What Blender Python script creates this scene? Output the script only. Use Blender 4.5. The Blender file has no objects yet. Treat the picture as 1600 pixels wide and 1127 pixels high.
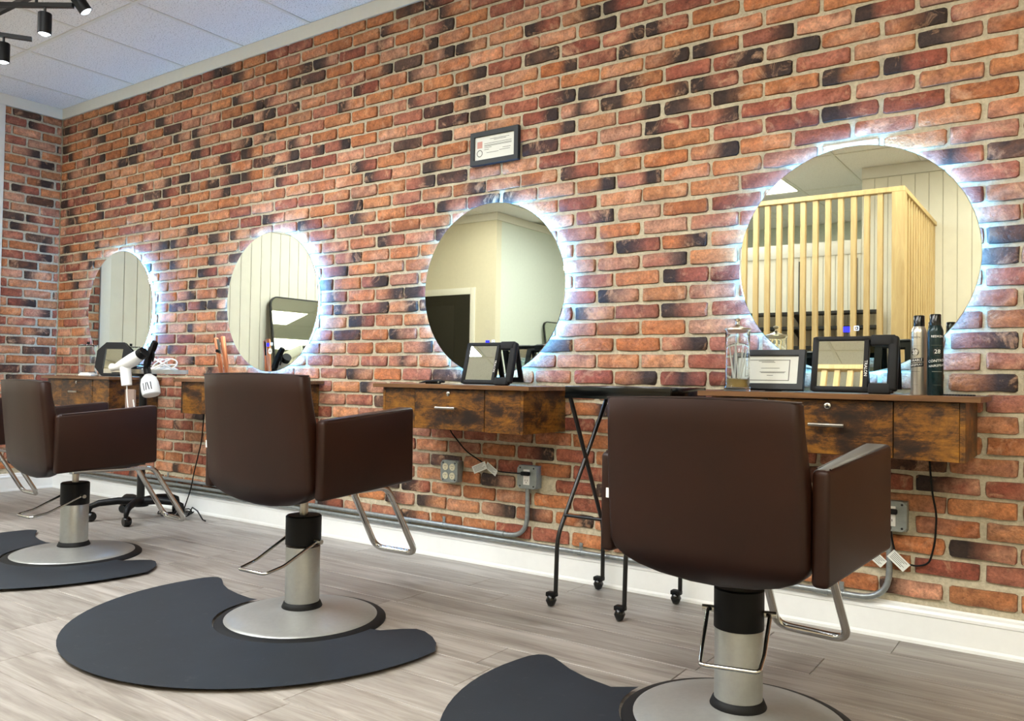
import bpy, bmesh, math, random
from math import sin, cos, pi, radians
from mathutils import Vector, Matrix

C = bpy.context.scene.collection
random.seed(7)

# ------------------------------------------------------------------ camera, light, exposure
def make_camera():
    yaw, pitch, roll, f = 0.6103, 0.0212, 0.0159, 1274.67
    cy, sy, cp, sp = cos(yaw), sin(yaw), cos(pitch), sin(pitch)
    fw = Vector((-sy*cp, cy*cp, sp)); r = Vector((cy, sy, 0)); u = r.cross(fw)
    r2 = cos(roll)*r + sin(roll)*u; u2 = -sin(roll)*r + cos(roll)*u
    cam = bpy.data.cameras.new('camera'); o = bpy.data.objects.new('camera', cam); C.objects.link(o)
    m = Matrix.Identity(4)
    for i in range(3):
        m[i][0], m[i][1], m[i][2] = r2[i], u2[i], -fw[i]
    m.translation = (6.3163, -3.0642, 0.8718)
    o.matrix_world = m
    cam.sensor_width = 36; cam.sensor_fit = 'HORIZONTAL'; cam.lens = f/1600*36
    cam.clip_start = .02
    bpy.context.scene.camera = o
make_camera()

sc = bpy.context.scene
sc.view_settings.view_transform = 'Standard'
sc.view_settings.look = 'None'
sc.view_settings.gamma = 1
sc.view_settings.use_curve_mapping = False
sc.view_settings.exposure = 0.74
w = bpy.data.worlds.new('world'); sc.world = w
w.use_nodes = True
w.node_tree.nodes['Background'].inputs[0].default_value = (.8, .9, 1, 1)
w.node_tree.nodes['Background'].inputs[1].default_value = 0.3

PANEL_COOL = ((.92, .96, 1), 17.5)      # ceiling troffers near the far end
PANEL_WARM = ((1, .95, .84), 10.5)       # ceiling troffers near the camera
PANEL_BACK = ((1, .95, .86), 9.0)
LED_RING = ((.11, .44, 1), 42.0)
SPOT_W = 22.0

# ------------------------------------------------------------------ materials
def lin(c):
    return tuple((x/255/12.92 if x/255 <= .04045 else ((x/255+.055)/1.055)**2.4) for x in c) + (1,)

class NT:
    def __init__(s, name):
        s.m = bpy.data.materials.new(name); s.m.use_nodes = True
        s.t = s.m.node_tree; s.b = s.t.nodes['Principled BSDF']
    def n(s, kind, **kw):
        x = s.t.nodes.new(kind)
        for k, v in kw.items():
            if k.startswith('i_'): x.inputs[k[2:].replace('_', ' ')].default_value = v
            else: setattr(x, k, v)
        return x
    def l(s, a, b): s.t.links.new(a, b)
    def set(s, **kw):
        for k, v in kw.items(): s.b.inputs[k.replace('_', ' ')].default_value = v
    def bump(s, h, strength=.3, dist=.002):
        bn = s.n('ShaderNodeBump'); bn.inputs['Strength'].default_value = strength
        bn.inputs['Distance'].default_value = dist
        s.l(h, bn.inputs['Height']); s.l(bn.outputs[0], s.b.inputs['Normal'])
    def pos(s, scale=(1, 1, 1), obj=False, rand=False):
        src = s.n('ShaderNodeTexCoord').outputs['Object'] if obj else s.n('ShaderNodeNewGeometry').outputs['Position']
        mp = s.n('ShaderNodeMapping'); mp.inputs['Scale'].default_value = scale
        s.l(src, mp.inputs['Vector'])
        if rand:
            oi = s.n('ShaderNodeObjectInfo'); mu = s.n('ShaderNodeMath', operation='MULTIPLY')
            mu.inputs[1].default_value = 37; s.l(oi.outputs['Random'], mu.inputs[0])
            cb = s.n('ShaderNodeCombineXYZ')
            for i in range(3): s.l(mu.outputs[0], cb.inputs[i])
            s.l(cb.outputs[0], mp.inputs['Location'])
        return mp.outputs[0]
    def noise(s, vec, scale, detail=4, rough=.6, dist=0):
        x = s.n('ShaderNodeTexNoise'); x.inputs['Scale'].default_value = scale
        x.inputs['Detail'].default_value = detail; x.inputs['Roughness'].default_value = rough
        x.inputs['Distortion'].default_value = dist
        s.l(vec, x.inputs['Vector']); return x.outputs['Fac']
    def ramp(s, fac, stops):
        x = s.n('ShaderNodeValToRGB'); e = x.color_ramp.elements
        while len(e) < len(stops): e.new(.5)
        for el, (p, c) in zip(e, stops):
            el.position = p; el.color = c if len(c) == 4 else tuple(c)+(1,)
        s.l(fac, x.inputs[0]); return x.outputs[0]
    def mix(s, a, b, fac, mode='MIX'):
        x = s.n('ShaderNodeMix', data_type='RGBA', blend_type=mode)
        for v, i in ((fac, 0), (a, 6), (b, 7)):
            if isinstance(v, (int, float)): x.inputs[i].default_value = v
            elif isinstance(v, tuple): x.inputs[i].default_value = v
            else: s.l(v, x.inputs[i])
        return x.outputs[2]
    def color(s, sock): s.l(sock, s.b.inputs['Base Color'])

M = {}
def plain(name, rgb, rough=.5, metal=0, noise=.06, nscale=30, coat=0, bump=0):
    k = NT(name); k.set(Roughness=rough, Metallic=metal)
    p = k.pos(obj=True); f = k.noise(p, nscale)
    c = lin(rgb); lo = tuple(x*(1-noise) for x in c[:3])+(1,); hi = tuple(min(1, x*(1+noise)) for x in c[:3])+(1,)
    k.color(k.ramp(f, [(.3, lo), (.7, hi)]))
    if coat: k.set(Coat_Weight=coat, Coat_Roughness=.1)
    if bump: k.bump(f, bump, .001)
    M[name] = k.m; return k

def emit(name, rgb, strength):
    k = NT(name); k.set(Base_Color=(.02, .02, .1, 1) if name == 'led_blue' else (.8, .8, .8, 1), Emission_Color=tuple(rgb)+(1,), Emission_Strength=strength)
    M[name] = k.m

plain('white_paint', (226, 224, 214), .45, noise=.02)
plain('wall_paint', (222, 214, 186), .7, noise=.02)
plain('shiplap_paint', (226, 222, 206), .55, noise=.03, nscale=8)
plain('daylight_tint_paint', (215, 220, 206), .7, noise=.02)  # cool daylight on the corridor wall is put into this colour
plain('gap_dark', (60, 56, 48), .9)
plain('black_plastic', (5, 5, 6), .5, noise=.1).b.inputs['Specular IOR Level'].default_value = .25
plain('black_gloss', (6, 8, 8), .16, noise=.1)
plain('black_metal', (14, 14, 15), .35, noise=.1)
plain('black_frame', (17, 22, 24), .5, noise=.12, nscale=90, bump=.1)
plain('rubber', (10, 11, 12), .6, noise=.15).b.inputs['Specular IOR Level'].default_value = .3
plain('chrome', (205, 204, 200), .14, 1, noise=.02)
plain('chrome_dull', (178, 174, 164), .28, 1, noise=.05)
plain('brushed_silver', (158, 159, 155), .36, .45, noise=.05, nscale=60)
plain('galvanised', (150, 156, 156), .42, .7, noise=.14, nscale=60)
plain('box_grey', (146, 152, 148), .5, .35, noise=.12, nscale=50)
plain('ivory', (226, 219, 190), .45)
plain('white_plastic', (232, 231, 226), .4, noise=.02)
plain('paper', (226, 228, 220), .8, noise=.02)
plain('print_ink', (120, 122, 114), .8, noise=.2)
plain('ink_black', (20, 20, 20), .7)
plain('photo_pink', (202, 150, 138), .7)
plain('brass', (150, 128, 84), .35, .9)
plain('copper', (206, 132, 98), .28, .8)
plain('taupe', (142, 120, 108), .6)
plain('tray_metal', (196, 189, 168), .35, .5)
plain('steel_lid', (190, 180, 160), .3, .9)
plain('can_silver', (190, 186, 172), .3, .75)
plain('can_teal', (17, 40, 42), .25, .3)
plain('amber_liquid', (150, 120, 50), .3)
plain('white_ink', (232, 232, 228), .6)
plain('dark_room_shade', (34, 30, 14), .9)  # darkness of an unlit room painted as a flat colour
plain('far_wall', (205, 212, 198), .9)
plain('shelf_black', (25, 28, 27), .6)
plain('shelf_back', (150, 150, 130), .8)
plain('hood_grey', (120, 130, 122), .2, .3)
plain('trim_white', (232, 228, 212), .35, noise=.015)
plain('baseboard_paint', (238, 240, 238), .3, noise=.015)
emit('led_blue', (.004, .008, 1), 1.2)
emit('led_white', (.35, .6, 1), .7)
emit('led_strip', *LED_RING)
emit('panel_cool', *PANEL_COOL); emit('panel_warm', *PANEL_WARM); emit('panel_back', *PANEL_BACK)
emit('spot_lens', (.8, .92, 1), 3)

def mirror_mat():
    k = NT('mirror_glass'); k.set(Base_Color=(.80, .84, .76, 1), Metallic=1, Roughness=.012)
    M['mirror_glass'] = k.m
    k = NT('clear_glass'); k.set(Base_Color=(.93, .97, .98, 1), Roughness=.02, Transmission_Weight=1, IOR=1.45)
    M['clear_glass'] = k.m
    k = NT('blue_liquid'); k.set(Base_Color=(.75, .85, .98, 1), Roughness=.05, Transmission_Weight=1, IOR=1.33)
    M['blue_liquid'] = k.m
    k = NT('spray_plastic'); k.set(Base_Color=(.88, .9, .9, 1), Roughness=.25, Transmission_Weight=.25)
    M['spray_plastic'] = k.m
mirror_mat()

def brick_mat():
    k = NT('brick_clay')
    at = k.n('ShaderNodeAttribute', attribute_name='clay')
    p = k.pos()
    f1 = k.noise(p, 30, 8, .72, .4); f2 = k.noise(p, 95, 4, .7); f3 = k.noise(p, 11, 8, .72, .6)
    v = k.ramp(f1, [(.28, (.48, .42, .40, 1)), (.5, (1, 1, 1, 1)), (.74, (1.45, 1.42, 1.36, 1))])
    c = k.mix(at.outputs['Color'], v, 1.0, 'MULTIPLY')
    v2 = k.ramp(f2, [(.3, (.6, .57, .55, 1)), (.6, (1.12, 1.12, 1.12, 1))])
    c = k.mix(c, v2, .8, 'MULTIPLY')
    pale = k.ramp(f3, [(.54, (0, 0, 0, 1)), (.70, (.7, .7, .7, 1))])
    c = k.mix(c, lin((226, 176, 136)), pale)
    k.color(c); k.set(Roughness=.75)
    ad = k.n('ShaderNodeMath', operation='ADD'); k.l(f1, ad.inputs[0]); k.l(f2, ad.inputs[1])
    k.bump(ad.outputs[0], .8, .006)
    M['brick_clay'] = k.m
    k = NT('mortar'); p = k.pos(); f = k.noise(p, 60, 5, .7); f2 = k.noise(p, 7, 3)
    c = k.ramp(f, [(.3, lin((172, 162, 138))), (.7, lin((216, 206, 178)))])
    c = k.mix(c, k.ramp(f2, [(.3, (.8, .8, .8, 1)), (.7, (1.08, 1.08, 1.08, 1))]), 1.0, 'MULTIPLY')
    k.color(c); k.set(Roughness=.9); k.bump(f, .7, .006); M['mortar'] = k.m
brick_mat()

def wood_mat():
    k = NT('rustic_wood')
    p = k.pos((5.5, 5.5, 11), rand=True); a = k.noise(p, 1.1, 10, .78, .3)
    q = k.pos((2.2, 2.2, 70), rand=True); g = k.noise(q, 1.6, 7, .75, .5)
    c = k.ramp(a, [(.38, lin((30, 15, 5))), (.46, lin((64, 36, 9))), (.53, lin((118, 74, 16))), (.66, lin((158, 106, 28)))])
    c = k.mix(c, k.ramp(g, [(.32, (.38, .34, .3, 1)), (.6, (1.08, 1.08, 1.08, 1))]), .8, 'MULTIPLY')
    k.color(c); k.set(Roughness=.42); k.bump(g, .12, .001); M['rustic_wood'] = k.m
    k = NT('rustic_top')
    p = k.pos((1.2, 10, 10)); a = k.noise(p, 2.4, 6, .65, .8)
    k.color(k.ramp(a, [(.3, lin((70, 46, 28))), (.7, lin((132, 92, 56)))])); k.set(Roughness=.35); M['rustic_top'] = k.m
    k = NT('pine'); p = k.pos((9, 9, .9), rand=True); a = k.noise(p, 3, 5, .6, 1.0)
    k.color(k.ramp(a, [(.3, lin((182, 152, 100))), (.7, lin((208, 182, 130)))])); k.set(Roughness=.55); M['pine'] = k.m
    k = NT('vinyl_plank')
    p = k.pos((1.0, 11, 1), rand=True); a = k.noise(p, 2.2, 7, .62, .9)
    q = k.pos((2.2, 60, 1), rand=True); g = k.noise(q, 1.8, 6, .7, .4)
    c = k.ramp(a, [(.26, lin((114, 106, 98))), (.46, lin((147, 141, 133))), (.7, lin((176, 171, 164)))])
    c = k.mix(c, k.ramp(g, [(.3, (.78, .76, .74, 1)), (.62, (1.05, 1.05, 1.05, 1))]), .6, 'MULTIPLY')
    oi = k.n('ShaderNodeObjectInfo')
    c = k.mix(c, k.ramp(oi.outputs['Random'], [(0, (.88, .87, .86, 1)), (1, (1.07, 1.06, 1.05, 1))]), 1.0, 'MULTIPLY')
    k.color(c); k.set(Roughness=.42); k.bump(g, .06, .001); M['vinyl_plank'] = k.m
    k = NT('leather'); p = k.pos(obj=True); f = k.noise(p, 260, 3, .6); f2 = k.noise(p, 3.5, 4)
    k.color(k.ramp(f2, [(.3, lin((31, 13, 5))), (.7, lin((42, 18, 7)))])); k.set(Roughness=.43)
    k.b.inputs['Specular IOR Level'].default_value = .3
    k.bump(f, .12, .0006); M['leather'] = k.m
    plain('leather_piping', (36, 20, 14), .5)
    k = NT('mat_foam'); p = k.pos(obj=True); f = k.noise(p, 300, 2); f2 = k.noise(p, 5, 6, .7); f3 = k.noise(p, 30, 6, .75)
    c = k.ramp(f2, [(.3, lin((17, 25, 34))), (.7, lin((24, 33, 42)))])
    c = k.mix(c, lin((110, 108, 102)), k.ramp(f3, [(.60, (0, 0, 0, 1)), (.78, (.22, .22, .22, 1))]))
    k.color(c); k.set(Roughness=.62); k.bump(f, .15, .0008); M['mat_foam'] = k.m
    k = NT('ceiling_tile'); p = k.pos(); f = k.noise(p, 140, 3, .6)
    k.color(k.ramp(f, [(.36, lin((168, 166, 160))), (.43, lin((238, 237, 233)))])); k.set(Roughness=.9)
    k.bump(f, .3, .002); M['ceiling_tile'] = k.m
wood_mat()

# ------------------------------------------------------------------ mesh helpers
def finish(bm, name, mat, parent=None, loc=(0, 0, 0), rot=None, smooth=None, kind=None):
    bmesh.ops.recalc_face_normals(bm, faces=bm.faces[:])
    me = bpy.data.meshes.new(name); bm.to_mesh(me); bm.free()
    mats = mat if isinstance(mat, list) else [mat]
    for m in mats: me.materials.append(M[m])
    if smooth is not None:
        for p in me.polygons: p.use_smooth = True
        me.set_sharp_from_angle(angle=radians(smooth))
    o = bpy.data.objects.new(name, me); C.objects.link(o)
    if parent is not None: o.parent = parent
    o.location = loc
    if rot: o.rotation_euler = rot
    if kind: o['kind'] = kind
    return o

def thing(name, label, cat, loc=(0, 0, 0), rz=0, group=None):
    o = bpy.data.objects.new(name, None); C.objects.link(o); o.empty_display_size = .05
    o.location = loc; o.rotation_euler = (0, 0, rz)
    tag(o, label, cat, group); return o

def tag(o, label, cat, group=None):
    o['label'] = label; o['category'] = cat
    if group: o['group'] = group
    return o

def dup(root, loc, rz, label=None, group=None):
    r = root.copy(); C.objects.link(r); r.location = loc; r.rotation_euler = (0, 0, rz)
    if label: r['label'] = label
    if group: r['group'] = group
    out = {}
    for ch in list(root.children):
        c = ch.copy(); C.objects.link(c); c.parent = r
        out.setdefault(ch.name.split('.')[0], []).append(c)
        for g in list(ch.children):
            d = g.copy(); C.objects.link(d); d.parent = c
    return r, out

def box(bm, x0, x1, y0, y1, z0, z1, bev=0, seg=2):
    r = bmesh.ops.create_cube(bm, size=1)['verts']
    for v in r:
        v.co = Vector(((x0+x1)/2+v.co.x*(x1-x0), (y0+y1)/2+v.co.y*(y1-y0), (z0+z1)/2+v.co.z*(z1-z0)))
    if bev:
        ed = list({e for v in r for e in v.link_edges})
        bmesh.ops.bevel(bm, geom=ed, offset=bev, segments=seg, affect='EDGES', profile=.5)
    return r

def boxo(name, mat, dims, parent=None, bev=0, seg=2, loc=(0, 0, 0), rot=None, kind=None):
    bm = bmesh.new(); box(bm, *dims, bev=bev, seg=seg)
    return finish(bm, name, mat, parent, loc, rot, 35 if bev else None, kind)

def fillet(pts, r, n=5):
    pts = [Vector(p) for p in pts]; out = [pts[0]]
    for i in range(1, len(pts)-1):
        a, b, c = pts[i-1], pts[i], pts[i+1]
        d1, d2 = (a-b), (c-b); t = min(r, d1.length*.48, d2.length*.48)
        p1, p2 = b+d1.normalized()*t, b+d2.normalized()*t
        for k in range(n+1):
            s = k/n; out.append((1-s)**2*p1+2*s*(1-s)*b+s*s*p2)
    out.append(pts[-1]); return out

def tube(bm, pts, r, seg=10, fr=0, n=5, cap=True, closed=False):
    P = fillet(pts, fr, n) if fr else [Vector(p) for p in pts]
    rr = r if isinstance(r, list) else [r]*len(P)
    t0 = (P[1]-P[0]).normalized(); up = Vector((0, 0, 1))
    if abs(t0.dot(up)) > .95: up = Vector((1, 0, 0))
    nrm = (up-t0*up.dot(t0)).normalized(); rings = []
    for i, p in enumerate(P):
        t = (P[min(i+1, len(P)-1)]-P[max(i-1, 0)]).normalized()
        nrm = (nrm-t*nrm.dot(t)).normalized(); bi = t.cross(nrm)
        rings.append([bm.verts.new(p+rr[i]*(cos(2*pi*k/seg)*nrm+sin(2*pi*k/seg)*bi)) for k in range(seg)])
    for a, b in zip(rings, rings[1:]):
        for k in range(seg): bm.faces.new((a[k], a[(k+1) % seg], b[(k+1) % seg], b[k]))
    if cap: bm.faces.new(rings[0][::-1]); bm.faces.new(rings[-1])

def tubeo(name, mat, pts, r, parent=None, seg=10, fr=0, n=5, loc=(0, 0, 0), rot=None):
    bm = bmesh.new(); tube(bm, pts, r, seg, fr, n); return finish(bm, name, mat, parent, loc, rot, 50)

def lathe(bm, prof, seg=32, cx=0, cy=0):
    rings = []
    for r, z in prof:
        if r < 1e-6: rings.append([bm.verts.new((cx, cy, z))])
        else: rings.append([bm.verts.new((cx+r*cos(2*pi*k/seg), cy+r*sin(2*pi*k/seg), z)) for k in range(seg)])
    for a, b in zip(rings, rings[1:]):
        for k in range(seg):
            k2 = (k+1) % seg
            if len(a) == 1 and len(b) == 1: continue
            if len(a) == 1: bm.faces.new((a[0], b[k2], b[k]))
            elif len(b) == 1: bm.faces.new((a[k], a[k2], b[0]))
            else: bm.faces.new((a[k], a[k2], b[k2], b[k]))

def latheo(name, mat, prof, parent=None, seg=32, loc=(0, 0, 0), rot=None, smooth=40):
    bm = bmesh.new(); lathe(bm, prof, seg); return finish(bm, name, mat, parent, loc, rot, smooth)

def prism(bm, pts, axis, a, b):
    """polygon pts (2-D) extruded along axis from a to b. axis 'x': pts are (y,z); 'y': (x,z); 'z': (x,y)"""
    def P(p, t): return {'x': (t, p[0], p[1]), 'y': (p[0], t, p[1]), 'z': (p[0], p[1], t)}[axis]
    A = [bm.verts.new(P(p, a)) for p in pts]; B = [bm.verts.new(P(p, b)) for p in pts]
    n = len(pts)
    bm.faces.new(A); bm.faces.new(B[::-1])
    for i in range(n): bm.faces.new((A[i], B[i], B[(i+1) % n], A[(i+1) % n]))
    return A+B

def prismo(name, mat, pts, axis, a, b, parent=None, bev=0, seg=2, loc=(0, 0, 0), rot=None, kind=None):
    bm = bmesh.new(); prism(bm, pts, axis, a, b)
    if bev: bmesh.ops.bevel(bm, geom=bm.edges[:], offset=bev, segments=seg, affect='EDGES', profile=.5)
    return finish(bm, name, mat, parent, loc, rot, 35 if bev else None, kind)

def ring_prism(bm, outer, inner, axis, a, b):
    """frame between two outlines with equal point counts"""
    def P(p, t): return {'x': (t, p[0], p[1]), 'y': (p[0], t, p[1]), 'z': (p[0], p[1], t)}[axis]
    n = len(outer)
    V = [[bm.verts.new(P(p, t)) for p in o] for o in (outer, inner) for t in (a, b)]
    oa, ob, ia, ib = V
    for i in range(n):
        j = (i+1) % n
        bm.faces.new((oa[i], oa[j], ob[j], ob[i])); bm.faces.new((ia[i], ib[i], ib[j], ia[j]))
        bm.faces.new((oa[i], ia[i], ia[j], oa[j])); bm.faces.new((ob[i], ob[j], ib[j], ib[i]))

def rrect(x0, x1, y0, y1, r, n=4):
    out = []
    for cx, cy, a in ((x1-r, y1-r, 0), (x0+r, y1-r, 90), (x0+r, y0+r, 180), (x1-r, y0+r, 270)):
        for k in range(n+1):
            t = radians(a+90*k/n); out.append((cx+r*cos(t), cy+r*sin(t)))
    return out

def textmesh(body, size, align='CENTER'):
    cu = bpy.data.curves.new('lettering', 'FONT'); cu.body = body; cu.size = size
    cu.align_x = align; cu.align_y = 'CENTER'; cu.resolution_u = 2
    o = bpy.data.objects.new('lettering', cu); C.objects.link(o)
    dg = bpy.context.evaluated_depsgraph_get()
    me = bpy.data.meshes.new_from_object(o.evaluated_get(dg))
    bpy.data.objects.remove(o); bpy.data.curves.remove(cu)
    return me

def text_bm(bm, body, size, fn):
    me = textmesh(body, size)
    vs = [bm.verts.new(fn(v.co.x, v.co.y)) for v in me.vertices]
    for p in me.polygons:
        try: bm.faces.new([vs[i] for i in p.vertices])
        except ValueError: pass
    bpy.data.meshes.remove(me)

# ------------------------------------------------------------------ the setting
CEIL = 2.84
def plane_struct(name, mat, dims, parent=None):
    return boxo(name, mat, dims, parent, kind=None if parent else 'structure')

# floor: sub-floor with planks laid along the brick wall
floor = plane_struct('floor', 'vinyl_plank', (-1.6, 8.7, -7.6, 0.05, -.06, -.004))
def planks():
    pw, pl = .178, 1.22; meshes = {}
    rng = random.Random(3)
    y = -.0; row = 0
    while y > -3.1:
        x = -rng.random()*pl
        while x < 7.4:
            x0, x1 = max(x, .0), min(x+pl, 7.4)
            if x1-x0 > .02:
                key = round(x1-x0, 3)
                if key not in meshes:
                    bm = bmesh.new(); g = .0009
                    box(bm, g, key-g, -pw+g, -g, -.004, 0)
                    top = [e for e in bm.edges if all(abs(v.co.z) < 1e-6 for v in e.verts)]
                    bmesh.ops.bevel(bm, geom=top, offset=.0012, segments=1, affect='EDGES')
                    o = finish(bm, 'plank', 'vinyl_plank', floor); meshes[key] = o.data
                else:
                    o = bpy.data.objects.new('plank', meshes[key]); C.objects.link(o); o.parent = floor
                o.location = (x0, y, 0)
            x += pl
        y -= pw; row += 1
    boxo('plank_field', 'vinyl_plank', (-1.6, 8.7, -7.6, y-.001, -.004, 0), floor, kind='stuff')
planks()

# brick walls ----------------------------------------------------------------
WALLCODE = """..............LsrLoo........Lo..
...............oLLoRM......orR..
................RLsoo.......oL..
.................ooL........oo..
.................sDor.......oo..
.................oroR......rLr..
.................rrr........Do..
.............................o..
...............sD.....R......o..
..............oL.............s..
..............rLorD..srRM....R..
......rRo.....srMo...soor....r..
.......Lsr....sooR...DooR....R..
......rro.....DoLs...soos....o..
.......sLs....sLoo....LrL....r..
......oooD....LRRD...rLor....r..
.......DRL....MoRL....roLr...D..
......oRoD...DoRr....srRo....D..
......soL.....Rooo....oLRs...s..
......ooLo...rRso....ross....o..
.......LoLD...soLsD...Rsor...r..
......oooo...rsroo..srsoo...MD..
......RLoLL..LoLorL..sRRoos.or..
LoL..soRoo..soRoroR.oLooRorroo..
......oooor..rosoRDssroRorrLro..
rooo.oooooososoLoLs.DssLRrrrso..
RLRsrrLooRrrLosLooo..RoRLLoLLo..
LoLrLDLLRRLRDrrsDRs.RMLRLRroLs..
Lrro.LRRrRoDRRRosrDLrRLLrRRsRr..
.LoooooooLLsLooorDRroooRLRsL....
L.Roo.roLrRRoroosLRsoRsLoso.....
LsoRLroRooRoorLoooRrDrRLoo......
.RRoR.sLLrDRRosLoLoorsRsr.......
LsooLoDssoRLoosRDRLoLRL.........
LoRoo.LrooLsRDoosRossr..........
.RosoooosoroR.rMoRor............
L.RL.LsDsrLo..ooLsL.............
oooL..orRL....ooDL..............""".split('\n')
ROW0, ROWH, COL0 = .2269, .0688, -18

def interp(k, n):
    for (a, xa), (b, xb) in zip(k, k[1:]):
        if n <= b: return xa+(xb-xa)*(n-a)/(b-a)
    return k[-1][1]
def joint(par, n):
    if par: return interp([(-19, -.2), (-11, 1.44), (-3, 3.10), (5, 4.70), (12, 6.155), (18, 7.40)], n)
    return interp([(-19, -.11), (-11, 1.535), (-3, 3.20), (4, 4.615), (11, 6.054), (18, 7.50)], n)

CLAY = {'o': [(188, 120, 74), (182, 110, 64), (196, 132, 86)], 's': [(198, 145, 114), (204, 152, 122), (186, 126, 97)],
        'r': [(160, 92, 68), (146, 78, 58), (174, 108, 84)]}
DARK = (44, 35, 30)
def brick_into(bm, lay, cx, cz, wd, ht, code, rng):
    """a worn brick face: 7 x 3 grid with ragged rim, chamfer and sides; wall plane is y = 0, front towards -y"""
    if code == '.': code = rng.choice('oosssrrrsoLRr')
    bc = code if code in 'osr' else rng.choice('ossrr')
    ca, cb = lin(rng.choice(CLAY[bc])), lin(rng.choice(CLAY[rng.choice({'o': 'oos', 's': 'sor', 'r': 'rrs'}[bc])]))
    jit = rng.uniform(.82, 1.16)
    dk = lin(DARK); dj = rng.uniform(.7, 1.5)
    sp = rng.uniform(.3, .62); soft = rng.uniform(.05, .2)
    nx, nz = 6, 2
    XS = (0, .055, .27, .5, .73, .945, 1)
    proud = rng.uniform(.0075, .0125); tilt = rng.uniform(-.0015, .0015); tz = rng.uniform(-.0015, .0015)
    wr, hr = wd/2*rng.uniform(.975, 1.015), ht/2*rng.uniform(.97, 1.05)
    rad = rng.uniform(.3, 1.0)*.012
    def colr(s):
        t = rng.random(); c = [(ca[i]*(1-t)+cb[i]*t)*jit for i in range(3)]
        d = 0
        if code == 'D': d = rng.uniform(.72, 1)
        elif code == 'L': d = 1-min(1, max(0, (s-sp+soft)/(2*soft)))
        elif code == 'R': d = min(1, max(0, (s-(1-sp)+soft)/(2*soft)))
        elif code == 'M': d = max(0, 1-abs(s-.5)/.3)
        d *= .95
        return tuple(c[i]*(1-d)+dk[i]*dj*d for i in range(3))+(1,)
    F, S, col = {}, {}, {}
    for i in range(nx+1):
        for j in range(nz+1):
            s, t = XS[i], j/nz
            x, z = (s*2-1)*wr, (t*2-1)*hr
            if i in (0, nx): x -= math.copysign(rng.uniform(0, .004), x)
            if j in (0, nz): z -= math.copysign(rng.uniform(0, .0042), z)
            if i in (0, nx) and j in (0, nz): x -= math.copysign(rad*.16, x); z -= math.copysign(rad*.5, z)
            edge = i in (0, nx) or j in (0, nz)
            y = -(proud+tilt*(s-.5)*2+tz*(t-.5)*2+(rng.uniform(-.003, -.001) if edge else rng.uniform(-.001, .001)))
            F[i, j] = bm.verts.new((cx+x, y, cz+z)); g_ = rng.uniform(.6, 1.02) if edge else rng.uniform(.9, 1.15); F[i, j][lay] = tuple(q*g_ for q in colr(s)[:3])+(1,); col[i, j] = F[i, j][lay]
            if edge:
                k = 1.02
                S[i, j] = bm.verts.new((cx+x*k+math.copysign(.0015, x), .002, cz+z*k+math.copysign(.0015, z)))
                S[i, j][lay] = tuple(q*.4 for q in col[i, j][:3])+(1,)  # brick sides coloured darker to stand in for shadow around each brick
    for i in range(nx):
        for j in range(nz):
            bm.faces.new((F[i, j], F[i+1, j], F[i+1, j+1], F[i, j+1]))
    rim = [(i, 0) for i in range(nx)]+[(nx, j) for j in range(nz)]+[(i, nz) for i in range(nx, 0, -1)]+[(0, j) for j in range(nz, 0, -1)]
    for a, b in zip(rim, rim[1:]+rim[:1]):
        bm.faces.new((F[a], S[a], S[b], F[b]))

def brick_wall():
    wall = plane_struct('wall_back', 'mortar', (0, 8.6, 0, .12, 0, CEIL))
    rng = random.Random(11); todo = []
    cam = Vector((6.3163, -3.0642, 0.8718)); fw = Vector((-.573, .819, 0)); rt = Vector((.819, .573, 0))
    mc = [(.93, 1.2945), (2.52, 1.2846), (4.082, 1.2787), (5.6515, 1.306)]
    for ri, codes in enumerate(WALLCODE):
        K = ri-1; par = K % 2; z0 = ROW0+ROWH*K
        zc, h = z0+ROWH/2, ROWH-.0128
        if K == -1: zc, h = .1795, .056
        if zc+h/2 > 2.762: h = 2.762-(zc-h/2); zc = 2.762-h/2
        for n in range(-19, 18):
            x0, x1 = joint(par, n)+.0060, joint(par, n+1)-.0060
            x0, x1 = max(x0, .012), min(x1, 7.3)
            if x1-x0 < .03: continue
            code = codes[n-COL0] if 0 <= n-COL0 < len(codes) else '.'
            cx = (x0+x1)/2+rng.uniform(-.004, .004)
            if .372 < zc < .478 and (abs(cx-3.85) < .045 or abs(cx-4.295) < .045 or abs(cx-5.785) < .045): continue
            d = Vector((cx, 0, zc))-cam; dep = d.dot(fw); u = 800+1274*d.dot(rt)/dep; v = 563-1274*(zc-.872-.02*dep)/dep
            area = (1/dep**2)*(x1-x0)*h*(3.06/d.length)
            hid = any((cx-a)**2+(zc-b)**2 < .33**2 for a, b in mc) or not (-10 < u < 1620 and -10 < v)
            hid = hid or (.66 < zc < .82 and any(abs(cx-a-.05) < .34 for a, _ in mc)) or (900 < u < 1380 and 640 < v < 900)
            hid = hid or (320 < u < 640 and 600 < v < 780) or (u < 240 and 610 < v < 740)
            todo.append((-1 if hid else area, cx, zc+rng.uniform(-.0015, .0015), x1-x0, h, code))
    todo.sort(key=lambda t: -t[0])
    stuff = bmesh.new(); ls = stuff.verts.layers.float_color.new('clay')
    for i, (a, cx, zc, wd, h, code) in enumerate(todo):
        if i < 298:
            bm = bmesh.new(); l = bm.verts.layers.float_color.new('clay')
            brick_into(bm, l, 0, 0, wd, h, code, rng)
            finish(bm, 'brick', 'brick_clay', wall, (cx, 0, zc), smooth=60)
        else: brick_into(stuff, ls, cx, zc, wd, h, code, rng)
    finish(stuff, 'brick_field', 'brick_clay', wall, smooth=60, kind='stuff')
brick_wall()

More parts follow.
